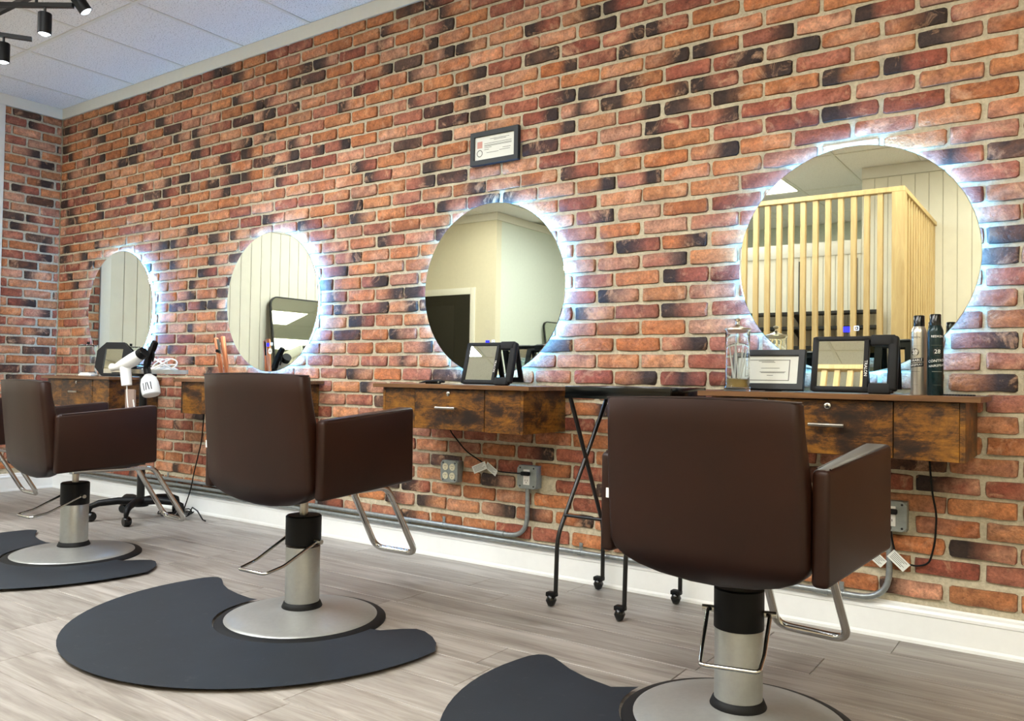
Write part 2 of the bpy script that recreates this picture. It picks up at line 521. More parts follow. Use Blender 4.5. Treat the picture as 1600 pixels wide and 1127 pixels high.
LEFTCODE = ['oDo', 'rLr', 'oor', 'Lsr', 'oRo', 'rRo', 'or', 'rR', 'oLr', 'rDs', 'so', 'oLD', 'rLs', 'oD', 'Lo', 'sRr']
def left_wall():
    wall = plane_struct('wall_left', 'mortar', (-.12, 0, -3.4, 0.12, 0, CEIL))
    rng = random.Random(5)
    for K in range(-1, 37):
        par = K % 2; zc, h = ROW0+ROWH*K+ROWH/2, ROWH-.0135
        if zc+h/2 > 2.76: h = 2.76-(zc-h/2); zc = 2.76-h/2
        off = -.05 if par else -.155
        edges = [0]+[off-.205*i for i in range(4)]
        codes = LEFTCODE[(36-K) % len(LEFTCODE)]
        for j, (b, a) in enumerate(zip(edges, edges[1:])):
            a, b = max(a+.0065, -.408), b-(.0065 if j else .012)
            if b-a < .03: continue
            bm = bmesh.new(); l = bm.verts.layers.float_color.new('clay')
            brick_into(bm, l, 0, 0, b-a, h, codes[j] if j < len(codes) else '.', rng)
            finish(bm, 'brick', 'brick_clay', wall, (0, (a+b)/2, zc), (0, 0, radians(90)), 60)
    boxo('corner_board', 'white_paint', (0, .018, -.49, -.41, 0, 2.763), wall, bev=.002)
    # shiplap boards, a flat band above
    y = -.492
    while y > -3.36:
        boxo('board', 'shiplap_paint', (0, .011, y-.1065, y, .12, 2.215), wall, bev=.0015, seg=1); y -= .1105
    boxo('header_board', 'white_paint', (0, .014, -3.4, -.492, 2.22, 2.763), wall)
left_wall()

plane_struct('wall_right', 'wall_paint', (8.6, 8.7, -7.6, 0.12, 0, CEIL))
def front_walls():
    wf = plane_struct('wall_front', 'shiplap_paint', (4.66, 8.6, -5.05, -4.962, 0, CEIL))
    x = 4.662
    while x < 8.5:
        boxo('board', 'shiplap_paint', (x, x+.1065, -4.962, -4.95, .12, 2.735), wf, bev=.0015, seg=1); x += .1105
    boxo('header_board', 'white_paint', (4.66, 8.6, -4.962, -4.944, 2.74, CEIL), wf)
    boxo('baseboard', 'baseboard_paint', (4.66, 8.6, -4.962, -4.944, 0, .12), wf)
    hw = plane_struct('wall_front_half', 'shiplap_paint', (3.0, 4.66, -5.05, -4.962, 0, 2.17))
    x = 3.0
    while x < 4.6:
        boxo('board', 'shiplap_paint', (x, min(x+.1065, 4.658), -4.962, -4.95, .12, 2.06), hw, bev=.0015, seg=1); x += .1105
    boxo('cap_board', 'white_paint', (3.0, 4.66, -5.06, -4.935, 2.06, 2.19), hw, bev=.003)
    plane_struct('wall_alcove', 'wall_paint', (-1.6, .6, -4.95, -4.85, 0, CEIL))
    plane_struct('wall_alcove_end', 'wall_paint', (-1.6, -1.5, -4.85, -3.4, 0, CEIL))
    plane_struct('wall_alcove_side', 'wall_paint', (-1.5, -.12, -3.4, -3.3, 0, CEIL))
    plane_struct('wall_corridor', 'daylight_tint_paint', (.5, .6, -7.5, -4.95, 0, CEIL))
    plane_struct('wall_end', 'far_wall', (.5, 8.6, -7.6, -7.5, 0, CEIL))
    d = plane_struct('dark_doorway', 'dark_room_shade', (-.75, .23, -4.852, -4.842, 0, 1.88))  # flat dark sheet stands in for the unlit room through the doorway
    boxo('door_trim', 'trim_white', (.23, .30, -4.85, -4.83, 0, 1.96), d, bev=.004)
    boxo('door_trim', 'trim_white', (-.82, -.75, -4.85, -4.83, 0, 1.96), d, bev=.004)
    boxo('door_trim', 'trim_white', (-.75, .23, -4.85, -4.83, 1.88, 1.96), d, bev=.004)
    boxo('doorway_shade_patch', 'dark_room_shade', (-.62, -.02, -4.842, -4.836, 1.05, 1.75), d, bev=.002)  # dark patch painted for the same unlit room
    plane_struct('trim_3', 'trim_white', (-1.5, .6, -4.85, -4.825, 2.75, CEIL))
    plane_struct('trim_4', 'trim_white', (.6, .625, -7.5, -4.825, 2.75, CEIL))
front_walls()

# trim and baseboards
def prof_run(name, prof, axis, a, b, mat, kind='structure'):
    return prismo(name, mat, prof, axis, a, b, kind=kind)
BASE = [(0, 0), (.017, 0), (.017, .010), (.0135, .018), (.0125, .094), (.0155, .097), (.0155, .106), (.010, .114), (.010, .122), (.0, .1275)]
prof_run('baseboard_back', [(-y, z) for y, z in BASE], 'x', 0, 8.6, 'baseboard_paint')
prof_run('baseboard_left', BASE, 'y', -3.4, -.0005, 'baseboard_paint')
prof_run('trim_1', [(0, 2.763), (-.020, 2.763), (-.020, CEIL), (0, CEIL)], 'x', 0, 8.6, 'trim_white')
prof_run('trim_2', [(0, 2.763), (.020, 2.763), (.020, CEIL), (0, CEIL)], 'y', -3.4, 0, 'trim_white')

# ceiling: slab, grid bars, lay-in tiles, light panels
def ceiling():
    ce = plane_struct('ceiling', 'white_paint', (-1.6, 8.7, -7.6, .12, CEIL+.02, CEIL+.08))
    xs = [.385+.594*i for i in range(-1, 15)]; ys = [.02, -.70, -1.92, -3.14, -4.36, -5.58, -6.80, -7.6]
    lights = {}
    for a in (2, 7): lights[a, 2] = 'panel_cool'
    lights[5, 2] = 'panel_cool'; lights[3, 4] = 'panel_cool'  # the corridor panel is added out of view to brighten the wall there
    lights[9, 2] = 'panel_warm'; lights[12, 2] = 'panel_warm'; lights[12, 3] = 'panel_warm'; lights[10, 3] = 'panel_warm'
    lights[8, 5] = 'panel_back'; lights[6, 4] = 'panel_back'; lights[1, 3] = 'panel_back'  # far-room and alcove panels are added, unseen, to brighten dim walls
    meshes = {}
    for x in xs: boxo('grid_bar', 'white_paint', (x-.011, x+.011, -7.6, .0, CEIL-.001, CEIL+.02), ce)
    for y in ys[1:-1]: boxo('grid_bar', 'white_paint', (-.209, 8.6, y-.011, y+.011, CEIL-.0015, CEIL+.02), ce)
    for i in range(len(xs)-1):
        for j in range(len(ys)-1):
            y1, y0 = ys[j], ys[j+1]
            if (i, j) in lights:
                t = thing('ceiling_light', 'x', 'light', ((xs[i]+xs[i+1])/2, (y0+y1)/2, CEIL))
                wx, wy = .594/2-.013, (y1-y0)/2-.013
                bm = bmesh.new(); ring_prism(bm, [(-wx, -wy), (wx, -wy), (wx, wy), (-wx, wy)],
                    [(-wx+.02, -wy+.02), (wx-.02, -wy+.02), (wx-.02, wy-.02), (-wx+.02, wy-.02)], 'z', -.003, .012)
                finish(bm, 'frame', 'white_paint', t)
                boxo('diffuser', lights[i, j], (-wx+.02, wx-.02, -wy+.02, wy-.02, .001, .008), t)
                LIGHTS.append((t, i, j)); continue
            if ys[j] < -4.9 and not (2 <= i <= 8): continue
            key = round(y1-y0, 3)
            if key not in meshes:
                bm = bmesh.new(); box(bm, .012, .582, -key+.012, -.012, 0, .018, bev=.003, seg=1)
                o = finish(bm, 'ceiling_tile', 'ceiling_tile', ce); meshes[key] = o.data
            else:
                o = bpy.data.objects.new('ceiling_tile', meshes[key]); C.objects.link(o); o.parent = ce
            o.location = (xs[i], y1, CEIL+.002+.0006*((i*7+j*3) % 3))
LIGHTS = []
ceiling()
LIGHT_WHERE = {(2, 2): 'between the far chair and the spotlight fixture', (7, 2): 'in front of the third station, halfway across the room',
    (5, 2): 'in front of the second station, second row from the brick wall',
    (3, 4): 'added unseen to light the corridor opposite the second station', (9, 2): 'behind the nearest chair, second row from the brick wall',
    (12, 2): 'right of the camera, second row', (12, 3): 'right of the camera, third row',
    (10, 3): 'straight above the camera, third row from the brick wall', (8, 5): 'added unseen to light the room beyond the boarded half wall', (1, 3): 'added unseen to light the alcove by the doorway corner seen in the third mirror'}
for t, i, j in LIGHTS:
    t['group'] = 'ceiling light panels over the salon'
    t['label'] = ('bright ceiling light panel seen at the upper left of the largest mirror' if (i, j) == (6, 4)
                  else 'white ceiling light panel '+LIGHT_WHERE[i, j])

# ------------------------------------------------------------------ LED mirrors
def led_mirror(x, z, label, sticker=False, first=[None]):
    if first[0] is None:
        t = thing('round_mirror', label, 'mirror', (x, 0, z), 0, 'round backlit mirrors on the brick wall')
        R90 = (radians(90), 0, 0)
        latheo('mirror_glass', 'mirror_glass', [(0, .050), (.398, .050), (.4, .0485), (.4, .0455), (0, .0455)], t, 96, rot=R90, smooth=20)
        latheo('backing', 'white_plastic', [(.372, .0454), (.372, .011), (0, .011)], t, 64, rot=R90)
        latheo('led_strip', 'led_strip', [(.373, .040), (.3765, .040), (.3765, .016), (.373, .016)], t, 96, rot=R90)
        boxo('touch_button', 'led_blue', (-.024, -.002, -.0512, -.0502, -.256, -.236), t, bev=.0004, seg=1)
        bm = bmesh.new(); ring_prism(bm, rrect(.011, .028, -.251, -.234, .003), rrect(.0135, .0255, -.2485, -.2365, .002), 'y', -.0512, -.0502)
        box(bm, .0175, .0215, -.0512, -.0502, -.2445, -.2405)
        finish(bm, 'touch_button', 'led_white', t)
        first[0] = t
    else:
        t, _ = dup(first[0], (x, 0, z), 0, label)
    if sticker:
        t2 = latheo('sticker', 'white_plastic', [(0, .0508), (.017, .0508), (.017, .0501), (0, .0501)], t, 24, loc=(.008, 0, -.283), rot=(radians(90), 0, 0))
        t2['label'] = 'round white sticker on the glass'
        bm = bmesh.new()
        box(bm, -.009, .009, -.0513, -.0508, .002, .005); box(bm, -.011, .011, -.0513, -.0508, -.004, -.001)
        finish(bm, 'print', 'print_ink', t2, rot=(radians(-90), 0, 0))
    return t
led_mirror(.93, 1.2945, 'smallest-looking round backlit mirror at the far left, reflecting grey boards')
M2o = None
led_mirror(4.082, 1.2787, 'round backlit mirror reflecting a doorway and room corner, below the framed license')
led_mirror(5.6515, 1.306, 'largest-looking round backlit mirror, reflecting the slatted wood partition')
led_mirror(2.52, 1.2846, 'round backlit mirror with a white sticker, reflecting a leaning floor mirror', sticker=True)

# ------------------------------------------------------------------ wall stations
def station(x, label, first=[None]):
    if first[0] is not None:
        return dup(first[0], (x, 0, 0), 0, label)[0]
    t = thing('wall_station', label, 'station', (x, 0, 0), 0, 'wooden styling stations on the brick wall')
    zb, zt, d = .642, .820, -.34
    boxo('top_board', 'rustic_top', (-.43, .43, -.365, -.012, zt, .838), t, bev=.0015, seg=1)
    bm = bmesh.new()
    box(bm, -.372, .372, -.322, -.012, zb, zb+.015); box(bm, -.372, .372, -.025, -.0125, zb+.015, zt)
    for s in (-.2, .2): box(bm, s-.008, s+.008, -.322, -.026, zb+.015, zt)
    finish(bm, 'carcass', 'rustic_wood', t)
    for s in (-1, 1):
        boxo('side_panel', 'rustic_wood', (min(s*.373, s*.388), max(s*.373, s*.388), -.34, -.012, zb, zt-.0005), t, bev=.001, seg=1)
        boxo('front_panel', 'rustic_wood', (min(s*.1945, s*.372), max(s*.1945, s*.372), -.34, -.323, zb, zt-.002), t, bev=.001, seg=1)
    dr = boxo('drawer', 'rustic_wood', (-.192, .192, -.342, -.323, zb+.002, zt-.003), t, bev=.0012, seg=1)
    bm = bmesh.new(); tube(bm, [(-.042, -.343, .738), (-.042, -.366, .738)], .004, 8); tube(bm, [(.042, -.343, .738), (.042, -.366, .738)], .004, 8)
    tube(bm, [(-.054, -.366, .738), (.054, -.366, .738)], .0058, 10)
    finish(bm, 'handle', 'chrome_dull', dr, smooth=40)['label'] = 'silver bar handle'
    bm = bmesh.new(); lathe(bm, [(0, .006), (.0075, .006), (.0105, .004), (.0105, 0)], 20)
    box(bm, -.0012, .0012, -.005, .005, .006, .0066)
    finish(bm, 'lock', 'chrome', dr, (0, -.3422, .799), (radians(90), 0, 0), 40)
    first[0] = t; return t
station(.97, 'rustic wood wall station at the far left holding the octagonal mirror')
station(2.51, 'rustic wood wall station mostly hidden behind the middle salon chair')
station(4.082, 'rustic wood wall station with the small black hair clip on top')
station(5.648, 'rustic wood wall station nearest the camera, holding two spray cans')
TOP = .838

# ------------------------------------------------------------------ salon chairs
def chair_proto(label):
    t = thing('salon_chair', label, 'chair', (0, 0, 0), 0, 'brown salon chairs')
    rng = random.Random(2)
    # base dome and rubber rim
    latheo('base_plate', 'brushed_silver', [(0, .050), (.066, .050), (.075, .046), (.11, .040), (.19, .031), (.252, .022), (.264, .017), (.268, .010), (.268, .004), (0, .004)], t, 64)
    latheo('base_rim', 'rubber', [(.262, .0165), (.270, .0145), (.290, .011), (.296, .006), (.296, 0), (.262, 0)], t, 64)
    latheo('column_ring', 'rubber', [(.060, .068), (.064, .066), (.071, .050), (.070, .046), (.060, .046)], t, 40)
    latheo('column', 'brushed_silver', [(.0, .262), (.0585, .262), (.060, .260), (.060, .050), (0, .050)], t, 48)
    latheo('sleeve', 'black_plastic', [(0, .345), (.058, .345), (.0625, .341), (.0625, .243), (.0595, .243)], t, 40)
    latheo('piston', 'chrome_dull', [(.0, .46), (.0145, .46), (.0145, .30), (0, .30)], t, 20)
    # pump lever
    lp = tubeo('pump_lever', 'chrome', [(-.066, .0, .285), (-.077, -.012, .285), (-.072, -.15, .226), (-.066, -.225, .212), (.066, -.225, .212), (.072, -.15, .226), (.077, -.012, .285), (.066, 0, .285)], .0055, t, 10, .014, 4)
    bm = bmesh.new(); tube(bm, [(-.092, 0, .285), (.092, 0, .285)], .0085, 12); finish(bm, 'pivot_pin', 'chrome_dull', lp, smooth=40)
    # seat plate and cushion
    boxo('seat_plate', 'black_metal', (-.11, .11, -.12, .12, .405, .418), t, bev=.003)
    bm = bmesh.new(); box(bm, -.212, .212, -.165, .235, .418, .545, bev=.035, seg=4)
    finish(bm, 'seat_cushion', 'leather', t, smooth=60)
    # back cushion: lofted slab with U-shaped lower edge
    bm = bmesh.new(); rings = []; N = 18
    for k in range(N+1):
        s = k/N; z = .383+(.824-.383)*(s**1.35)
        tt = min(1, (z-.383)/.085)
        wd = (.256 - .010*max(0, (z-.62)/.2))*max(.02, (1-(1-tt)**2.2))**(1/2.2)
        cu = (1-tt)**2
        ln = .046*(.824-z)/.44-.004
        yr = -.250+ln+.04*cu; yf = -.185+ln if z < .6 else -.185+ln-.022*((z-.6)/.224)**1.1
        yf = yf-.015*cu
        if k == N: wd -= .006; yr += .006; yf -= .006
        if k == N-1: z = .818
        ring = []; R = 7
        pts = [(-1, 1), (-1, -1), (1, -1), (1, 1)]
        cr = min(.016, wd*.4, (yf-yr)*.4)
        out = rrect(-wd, wd, yr, yf, cr, 3)
        # add mid points on long sides
        ordd = []
        for i, p in enumerate(out):
            ordd.append(p)
            if i in (3, 11):
                q = out[(i+1) % len(out)]
                for m in (1, 2, 3, 4, 5): ordd.append((p[0]+(q[0]-p[0])*m/6, p[1]+(q[1]-p[1])*m/6))
        for x, y in ordd:
            bulge = .016*(1-(x/.257)**2) if y < (yr+yf)/2 else 0
            ring.append(bm.verts.new((x, y-bulge, z+(.006*(1-(x/.25)**2) if k >= N-1 else 0))))
        rings.append(ring)
    n = len(rings[0])
    for a, b in zip(rings, rings[1:]):
        for i in range(n): bm.faces.new((a[i], a[(i+1) % n], b[(i+1) % n], b[i]))
    bm.faces.new(rings[0][::-1]); bm.faces.new(rings[-1])
    bk = finish(bm, 'backrest', 'leather', t, smooth=50)
    # seam piping round the top rim
    P = [(-.243, -.250, .8225), (-.12, -.262, .8265), (0, -.266, .8285), (.12, -.262, .8265), (.243, -.250, .8225), (.243, -.212, .8225), (0, -.214, .8285), (-.243, -.212, .8225), (-.243, -.250, .8225)]
    tubeo('piping', 'leather_piping', P, .0022, bk, 6, .006, 2)
    lab = boxo('care_label', 'white_plastic', (-.262, -.2535, -.222, -.2215, .565, .590), bk); lab['label'] = 'small white sewn label'
    # arms: splayed slabs
    for s in (-1, 1):
        bm = bmesh.new()
        prof = [(-.200, .422), (.250, .445), (.246, .714), (-.200, .678)]
        xo = {0: .296, 1: .296, 2: .296, 3: .296}; TH = {0: .038, 1: .068, 2: .068, 3: .038}; th = .055
        O = [bm.verts.new((s*xo[i], *prof[i])) for i in range(4)]
        I = [bm.verts.new((s*(xo[i]-TH[i]), *prof[i])) for i in range(4)]
        bm.faces.new(O); bm.faces.new(I[::-1])
        for i in range(4): bm.faces.new((O[i], I[i], I[(i+1) % 4], O[(i+1) % 4]))
        bmesh.ops.bevel(bm, geom=bm.edges[:], offset=.012, segments=4, affect='EDGES', profile=.5)
        ar = finish(bm, 'armrest', 'leather', t, smooth=45)
        for q in (0, 1):
            x_ = lambda i, q=q: s*(xo[i]-(.0105 if q == 0 else TH[i]-.0105))
            k_ = s*(.006 if q == 0 else -.006)
            pp = [(x_(3)+k_, -.178, .679), (x_(2)+k_, .238, .709), (x_(1)+k_, .243, .455)]
            tubeo('piping', 'leather_piping', pp, .0022, ar, 6, .012, 3)
    # footrest loop
    ft = tubeo('footrest', 'chrome', [(-.10, -.05, .408), (-.10, .325, .402), (-.108, .495, .118), (.108, .495, .118), (.10, .325, .402), (.10, -.05, .408)], .0125, t, 14, .045, 6)
    return t
MOVED = ('seat_plate', 'seat_cushion', 'backrest', 'armrest', 'footrest', 'piston')
def raise_seat(t, dz, pump=0):
    for ch in t.children:
        b = ch.name.split('.')[0]
        if b in MOVED: ch.location.z += dz
        if b == 'sleeve': ch.location.z += dz*.6
        if b == 'pump_lever': ch.rotation_euler.z = pump
ch = chair_proto('brown leather salon chair nearest the camera, seen from behind')
chairs = [ch]
for lab in ('brown leather salon chair second from the camera, in the middle of the room, raised seat',
            'brown leather salon chair on the left beside the wheeled tool trolley',
            'farthest brown leather salon chair, cut off at the left edge'):
    chairs.append(dup(ch, (0, 0, 0), 0, lab)[0])
for t, (x, y, a, dz, pm) in zip(chairs, [(5.598, -1.008, -6, .004, 20), (4.04, -1.09, 1.7, .045, 0), (2.405, -1.066, -5.5, 0, 4), (.98, -1.12, -3, 0, 0)]):
    t.location = (x, y, 0); t.rotation_euler = (0, 0, radians(a)); raise_seat(t, dz, radians(pm))

# ------------------------------------------------------------------ floor mats
def mat_thing(x, y, label, dx=0, dy=0):
    out = []
    cx, cy, R = -.072, -.045, .692
    for k in range(41):
        a = radians(176+188*k/40); out.append((cx+R*cos(a), cy+R*sin(a)*1.0))
    # right ear, front edge, cut-out for the chair base, left ear
    right = [(.597, .03), (.57, .065), (.52, .105), (.46, .135), (.42, .138), (.38, .105), (.335, .05)]
    arc = [(.301*cos(radians(8-196*k/28)), .301*sin(radians(8-196*k/28))) for k in range(29)]
    left = [(-.335, .034), (-.42, .044), (-.51, .064), (-.585, .095), (-.64, .130), (-.675, .150), (-.705, .156), (-.728, .145), (-.745, .115), (-.755, .06)]
    pts = [(a+dx, b+dy) for a, b in out+right]+arc+[(a+dx, b+dy) for a, b in left if a+dx < -.325]
    bm = bmesh.new()
    P0 = [bm.verts.new((px, py, 0)) for px, py in pts]
    f = bm.faces.new(P0)
    bm.normal_update()
    if f.normal.z < 0: f.normal_flip()
    r = bmesh.ops.inset_region(bm, faces=[f], thickness=.012, depth=0)
    P1 = list(f.verts)
    for v in P1: v.co.z = .0065
    r = bmesh.ops.inset_region(bm, faces=[f], thickness=.035, depth=0)
    for v in f.verts: v.co.z = .013
    bmesh.ops.triangulate(bm, faces=[f])
    o = finish(bm, 'floor_mat', 'mat_foam', None, (x, y, 0), smooth=30)
    return tag(o, label, 'mat', 'anti-fatigue mats under the salon chairs')
mat_thing(4.04, -1.09, 'dark rounded anti-fatigue mat fully visible in the middle of the floor')
mat_thing(5.598, -1.008, 'dark anti-fatigue mat cut off by the bottom edge of the picture', .06, -.05)
mat_thing(2.405, -1.066, 'dark anti-fatigue mat at the left edge under the far chair')

# ------------------------------------------------------------------ framed license on the wall
def doc(parent, w, h, y, photo):
    boxo('paper', 'paper', (-w/2, w/2, y-.001, y, -h/2, h/2), parent)
    bm = bmesh.new(); q = y-.0013
    def ln(x0, x1, z, t=.0022): box(bm, x0*w, x1*w, q-.0003, q, z*h, z*h+t)
    if photo:
        for a, b, z in ((-.12, .36, .34), (-.02, .28, .29), (-.26, .42, .17), (-.26, .42, .10), (-.26, -.08, .0), (-.26, -.14, -.08), (.2, .4, -.1), (-.2, .1, -.22), (.12, .38, -.18), (-.26, .42, .06)):
            ln(a, b, z, .0022)
    else:
        for a, b, z in ((-.15, .1, .30), (-.1, .12, .26), (-.1, .2, .05), (-.12, .3, -.08), (-.1, .28, -.11), (0, .1, -.2)): ln(a, b, z, .0018)
        ring_prism(bm, [(-.33*w, -.38*h), (.36*w, -.38*h), (.36*w, .36*h), (-.33*w, .36*h)], [(-.315*w, -.355*h), (.345*w, -.355*h), (.345*w, .335*h), (-.315*w, .335*h)], 'y', q-.0003, q)
    finish(bm, 'printed_lines', 'print_ink', parent)
    if photo:
        bm = bmesh.new(); box(bm, -.44*w, -.31*w, q-.0003, q, .02*h, .30*h); finish(bm, 'portrait_photo', 'photo_pink', parent)
        bm = bmesh.new(); lathe(bm, [(.013, .0004), (.017, .0004), (.017, 0), (.013, 0)], 20); finish(bm, 'seal', 'print_ink', parent, (-.375*w, q, -.2*h), (radians(90), 0, 0))
def picture(name, label, w, h, loc, rot, photo, bw=.026, easel=False):
    t = thing(name, label, 'frame', loc); t.rotation_euler = rot
    bm = bmesh.new(); a, b = w/2, h/2
    ring_prism(bm, [(-a, -b), (a, -b), (a, b), (-a, b)], [(-a+bw, -b+bw), (a-bw, -b+bw), (a-bw, b-bw), (-a+bw, b-bw)], 'y', -.022, 0)
    bmesh.ops.bevel(bm, geom=bm.edges[:], offset=.0015, segments=1, affect='EDGES')
    finish(bm, 'frame', 'black_frame', t)
    doc(t, w-2*bw+.002, h-2*bw+.002, -.012, photo)
    boxo('backing', 'black_plastic', (-a+.005, a-.005, -.010, -.002, -b+.005, b-.005), t)
    if easel: boxo('easel_leg', 'black_plastic', (-.03, .03, .0, .004, -b, b*.6), t, rot=(radians(24), 0, 0), loc=(0, .045, .01))
    return t
picture('license_frame', 'black framed license with a small portrait hanging on the brick wall', .276, .158, (4.073, -.0125, 1.948), (0, 0, 0), True, .024)
picture('certificate_frame', 'black picture frame with a white certificate leaning beside the glass jar', .262, .146, (5.392, -.135, TOP+.0735), (radians(-14), 0, 0), False, .022, True)

# ------------------------------------------------------------------ hand mirrors on stands
def hand_mirror(label, loc, rz, tilt):
    t = thing('stand_mirror', label, 'mirror', loc, rz)
    w, h = .268, .188
    rot = (radians(-tilt), 0, 0)
    bm = bmesh.new()
    # frame as bars: left, top, bottom, centre, handle side
    outer = rrect(-w/2, w/2, 0, h, .012, 4)
    box(bm, -w/2, -w/2+.020, -.010, .010, .002, h-.002, bev=.003, seg=2)
    box(bm, -w/2+.006, w/2-.012, -.010, .010, .0, .018, bev=.003, seg=2)
    box(bm, -w/2+.006, w/2-.012, -.010, .010, h-.016, h, bev=.003, seg=2)
    box(bm, .030, .046, -.010, .010, .004, h-.004, bev=.002, seg=1)
    finish(bm, 'frame', 'black_plastic', t, rot=rot, smooth=30)
    bm = bmesh.new()
    box(bm, w/2-.031, w/2, -.013, .013, .006, h, bev=.008, seg=3)
    box(bm, .050, w/2-.01, -.013, .013, h-.032, h+.003, bev=.004, seg=2)
    box(bm, .048, w/2-.02, -.013, .013, -.004, .030, bev=.004, seg=2)
    finish(bm, 'grip', 'rubber', t, rot=rot, smooth=30)
    boxo('mirror_glass', 'mirror_glass', (-w/2+.019, .031, -.006, -.002, .017, h-.015), t, rot=rot)
    bm = bmesh.new()
    box(bm, .010, .034, -.004, .004, -.170, 0); box(bm, w/2-.024, w/2-.002, -.004, .004, -.170, 0); box(bm, .034, w/2-.024, -.004, .004, -.170, -.150); box(bm, .034, w/2-.024, -.004, .004, -.020, 0)
    finish(bm, 'stand_leg', 'black_plastic', t, (0, .050, h-.012), (radians(16), 0, 0))
    bm = bmesh.new(); text_bm(bm, 'TRALON', .0135, lambda x, y: Vector((.038+y, -.0106, h*.42-x)))
    bmesh.ops.rotate(bm, verts=bm.verts[:], cent=(0, 0, 0), matrix=Matrix.Rotation(0, 3, 'X'))
    finish(bm, 'lettering', 'white_ink', t, rot=rot)
    return t
hand_mirror('black rectangular stand mirror with a square grip hole, between certificate and spray cans', (5.698, -.225, TOP+.004), 0, 11)
hand_mirror('black rectangular stand mirror with a grip hole, alone under the doorway reflection', (4.197, -.23, TOP+.004), 0, 15.5)
def octagon_mirror():
    t = thing('octagon_mirror', 'black octagonal stand mirror beside the clear jar on the far left station', 'mirror', (1.135, -.19, TOP+.001), radians(28))
    a, b = .118, .112; c = .055
    oc = [(-a+c, -b), (a-c, -b), (a, -b+c), (a, b-c), (a-c, b), (-a+c, b), (-a, b-c), (-a, -b+c)]
    bm = bmesh.new(); i = [(-.06, -.07), (.06, -.07), (.062, -.068), (.062, .068), (.06, .07), (-.06, .07), (-.062, .068), (-.062, -.068)]
    ring_prism(bm, oc, i, 'y', -.012, .006)
    rot = (radians(-13), 0, 0); L = (0, 0, b)
    finish(bm, 'frame', 'black_plastic', t, L, rot)
    prismo('back_plate', 'black_plastic', [(x*.95, z*.95) for x, z in oc], 'y', .0065, .010, t, loc=L, rot=rot)
    boxo('mirror_glass', 'mirror_glass', (-.063, .063, -.004, .0, -.071, .071), t, loc=L, rot=rot)
    prismo('stand_leg', 'black_plastic', [(x*.9, z) for x, z in oc], 'y', -.003, .003, t, loc=(0, .075, b), rot=(radians(16), 0, 0))
octagon_mirror()

# ------------------------------------------------------------------ jars and cans
def glass_jar():
    t = thing('glass_jar', 'tall clear glass comb jar with metal lid beside the certificate frame', 'jar', (5.325, -.268, TOP))
    latheo('glass', 'clear_glass', [(0, .0), (.044, .0), (.046, .004), (.0445, .014), (.042, .022), (.042, .205), (.044, .208), (.044, .214), (.040, .214), (.039, .206), (.039, .024), (.0385, .014), (0, .012)], t, 40)
    latheo('lid', 'steel_lid', [(.0, .232), (.006, .232), (.012, .228), (.03, .222), (.0445, .219), (.0455, .2145), (.0, .2145)], t, 36)
    latheo('lid_knob', 'steel_lid', [(0, .256), (.008, .254), (.0105, .250), (.008, .246), (.004, .243), (.004, .238), (.008, .232), (0, .232)], t, 20)
    latheo('liquid', 'amber_liquid', [(0, .0405), (.0375, .0405), (.0375, .0135), (0, .0135)], t, 32)
    bm = bmesh.new()
    for k in range(7):
        a = k*.9; tube(bm, [(.014*cos(a), .014*sin(a), .042), (.03*cos(a+.3), .03*sin(a+.3), .15+.01*(k % 3))], .0022, 6)
    finish(bm, 'cotton_sticks', 'white_plastic', t)
glass_jar()
def jar_far():
    t = thing('liquid_jar', 'clear fluted jar with black knob on the far left station', 'jar', (.83, -.2, TOP))
    bm = bmesh.new(); seg = 28
    for prof in ([(.046, 0), (.057, .004), (.058, .012), (.056, .06), (.059, .12), (.059, .206), (.056, .206), (.056, .12), (.053, .06), (.053, .010), (0, .008)],):
        lathe(bm, [(0, 0)]+prof, seg)
    for v in bm.verts:
        r = math.hypot(v.co.x, v.co.y)
        if r > .05 and .05 < v.co.z < .19:
            a = math.atan2(v.co.y, v.co.x); k = 1+.02*cos(a*14); v.co.x *= k; v.co.y *= k
    finish(bm, 'glass', 'clear_glass', t, smooth=60)
    latheo('liquid', 'blue_liquid', [(0, .032), (.0515, .032), (.0515, .0105), (0, .0105)], t, 28)
    latheo('lid', 'clear_glass', [(0, .213), (.06, .211), (.061, .2075), (0, .2075)], t, 28)
    latheo('lid_knob', 'black_plastic', [(0, .231), (.009, .231), (.009, .2135), (0, .2135)], t, 16)
    latheo('lid_seal', 'black_plastic', [(.0595, .2074), (.0605, .2074), (.0605, .2045), (.0595, .2045)], t, 28)
jar_far()
boxo_cloth = None
def folded_cloth():
    bm = bmesh.new(); box(bm, -.055, .055, -.035, .035, 0, .016, bev=.007, seg=3); box(bm, -.045, .03, -.03, .025, .015, .024, bev=.004, seg=2)
    tag(finish(bm, 'folded_cloth', 'white_plastic', None, (.985, -.275, TOP), (0, 0, .3), 50), 'small folded white cloth in front of the octagonal mirror', 'cloth')
folded_cloth()

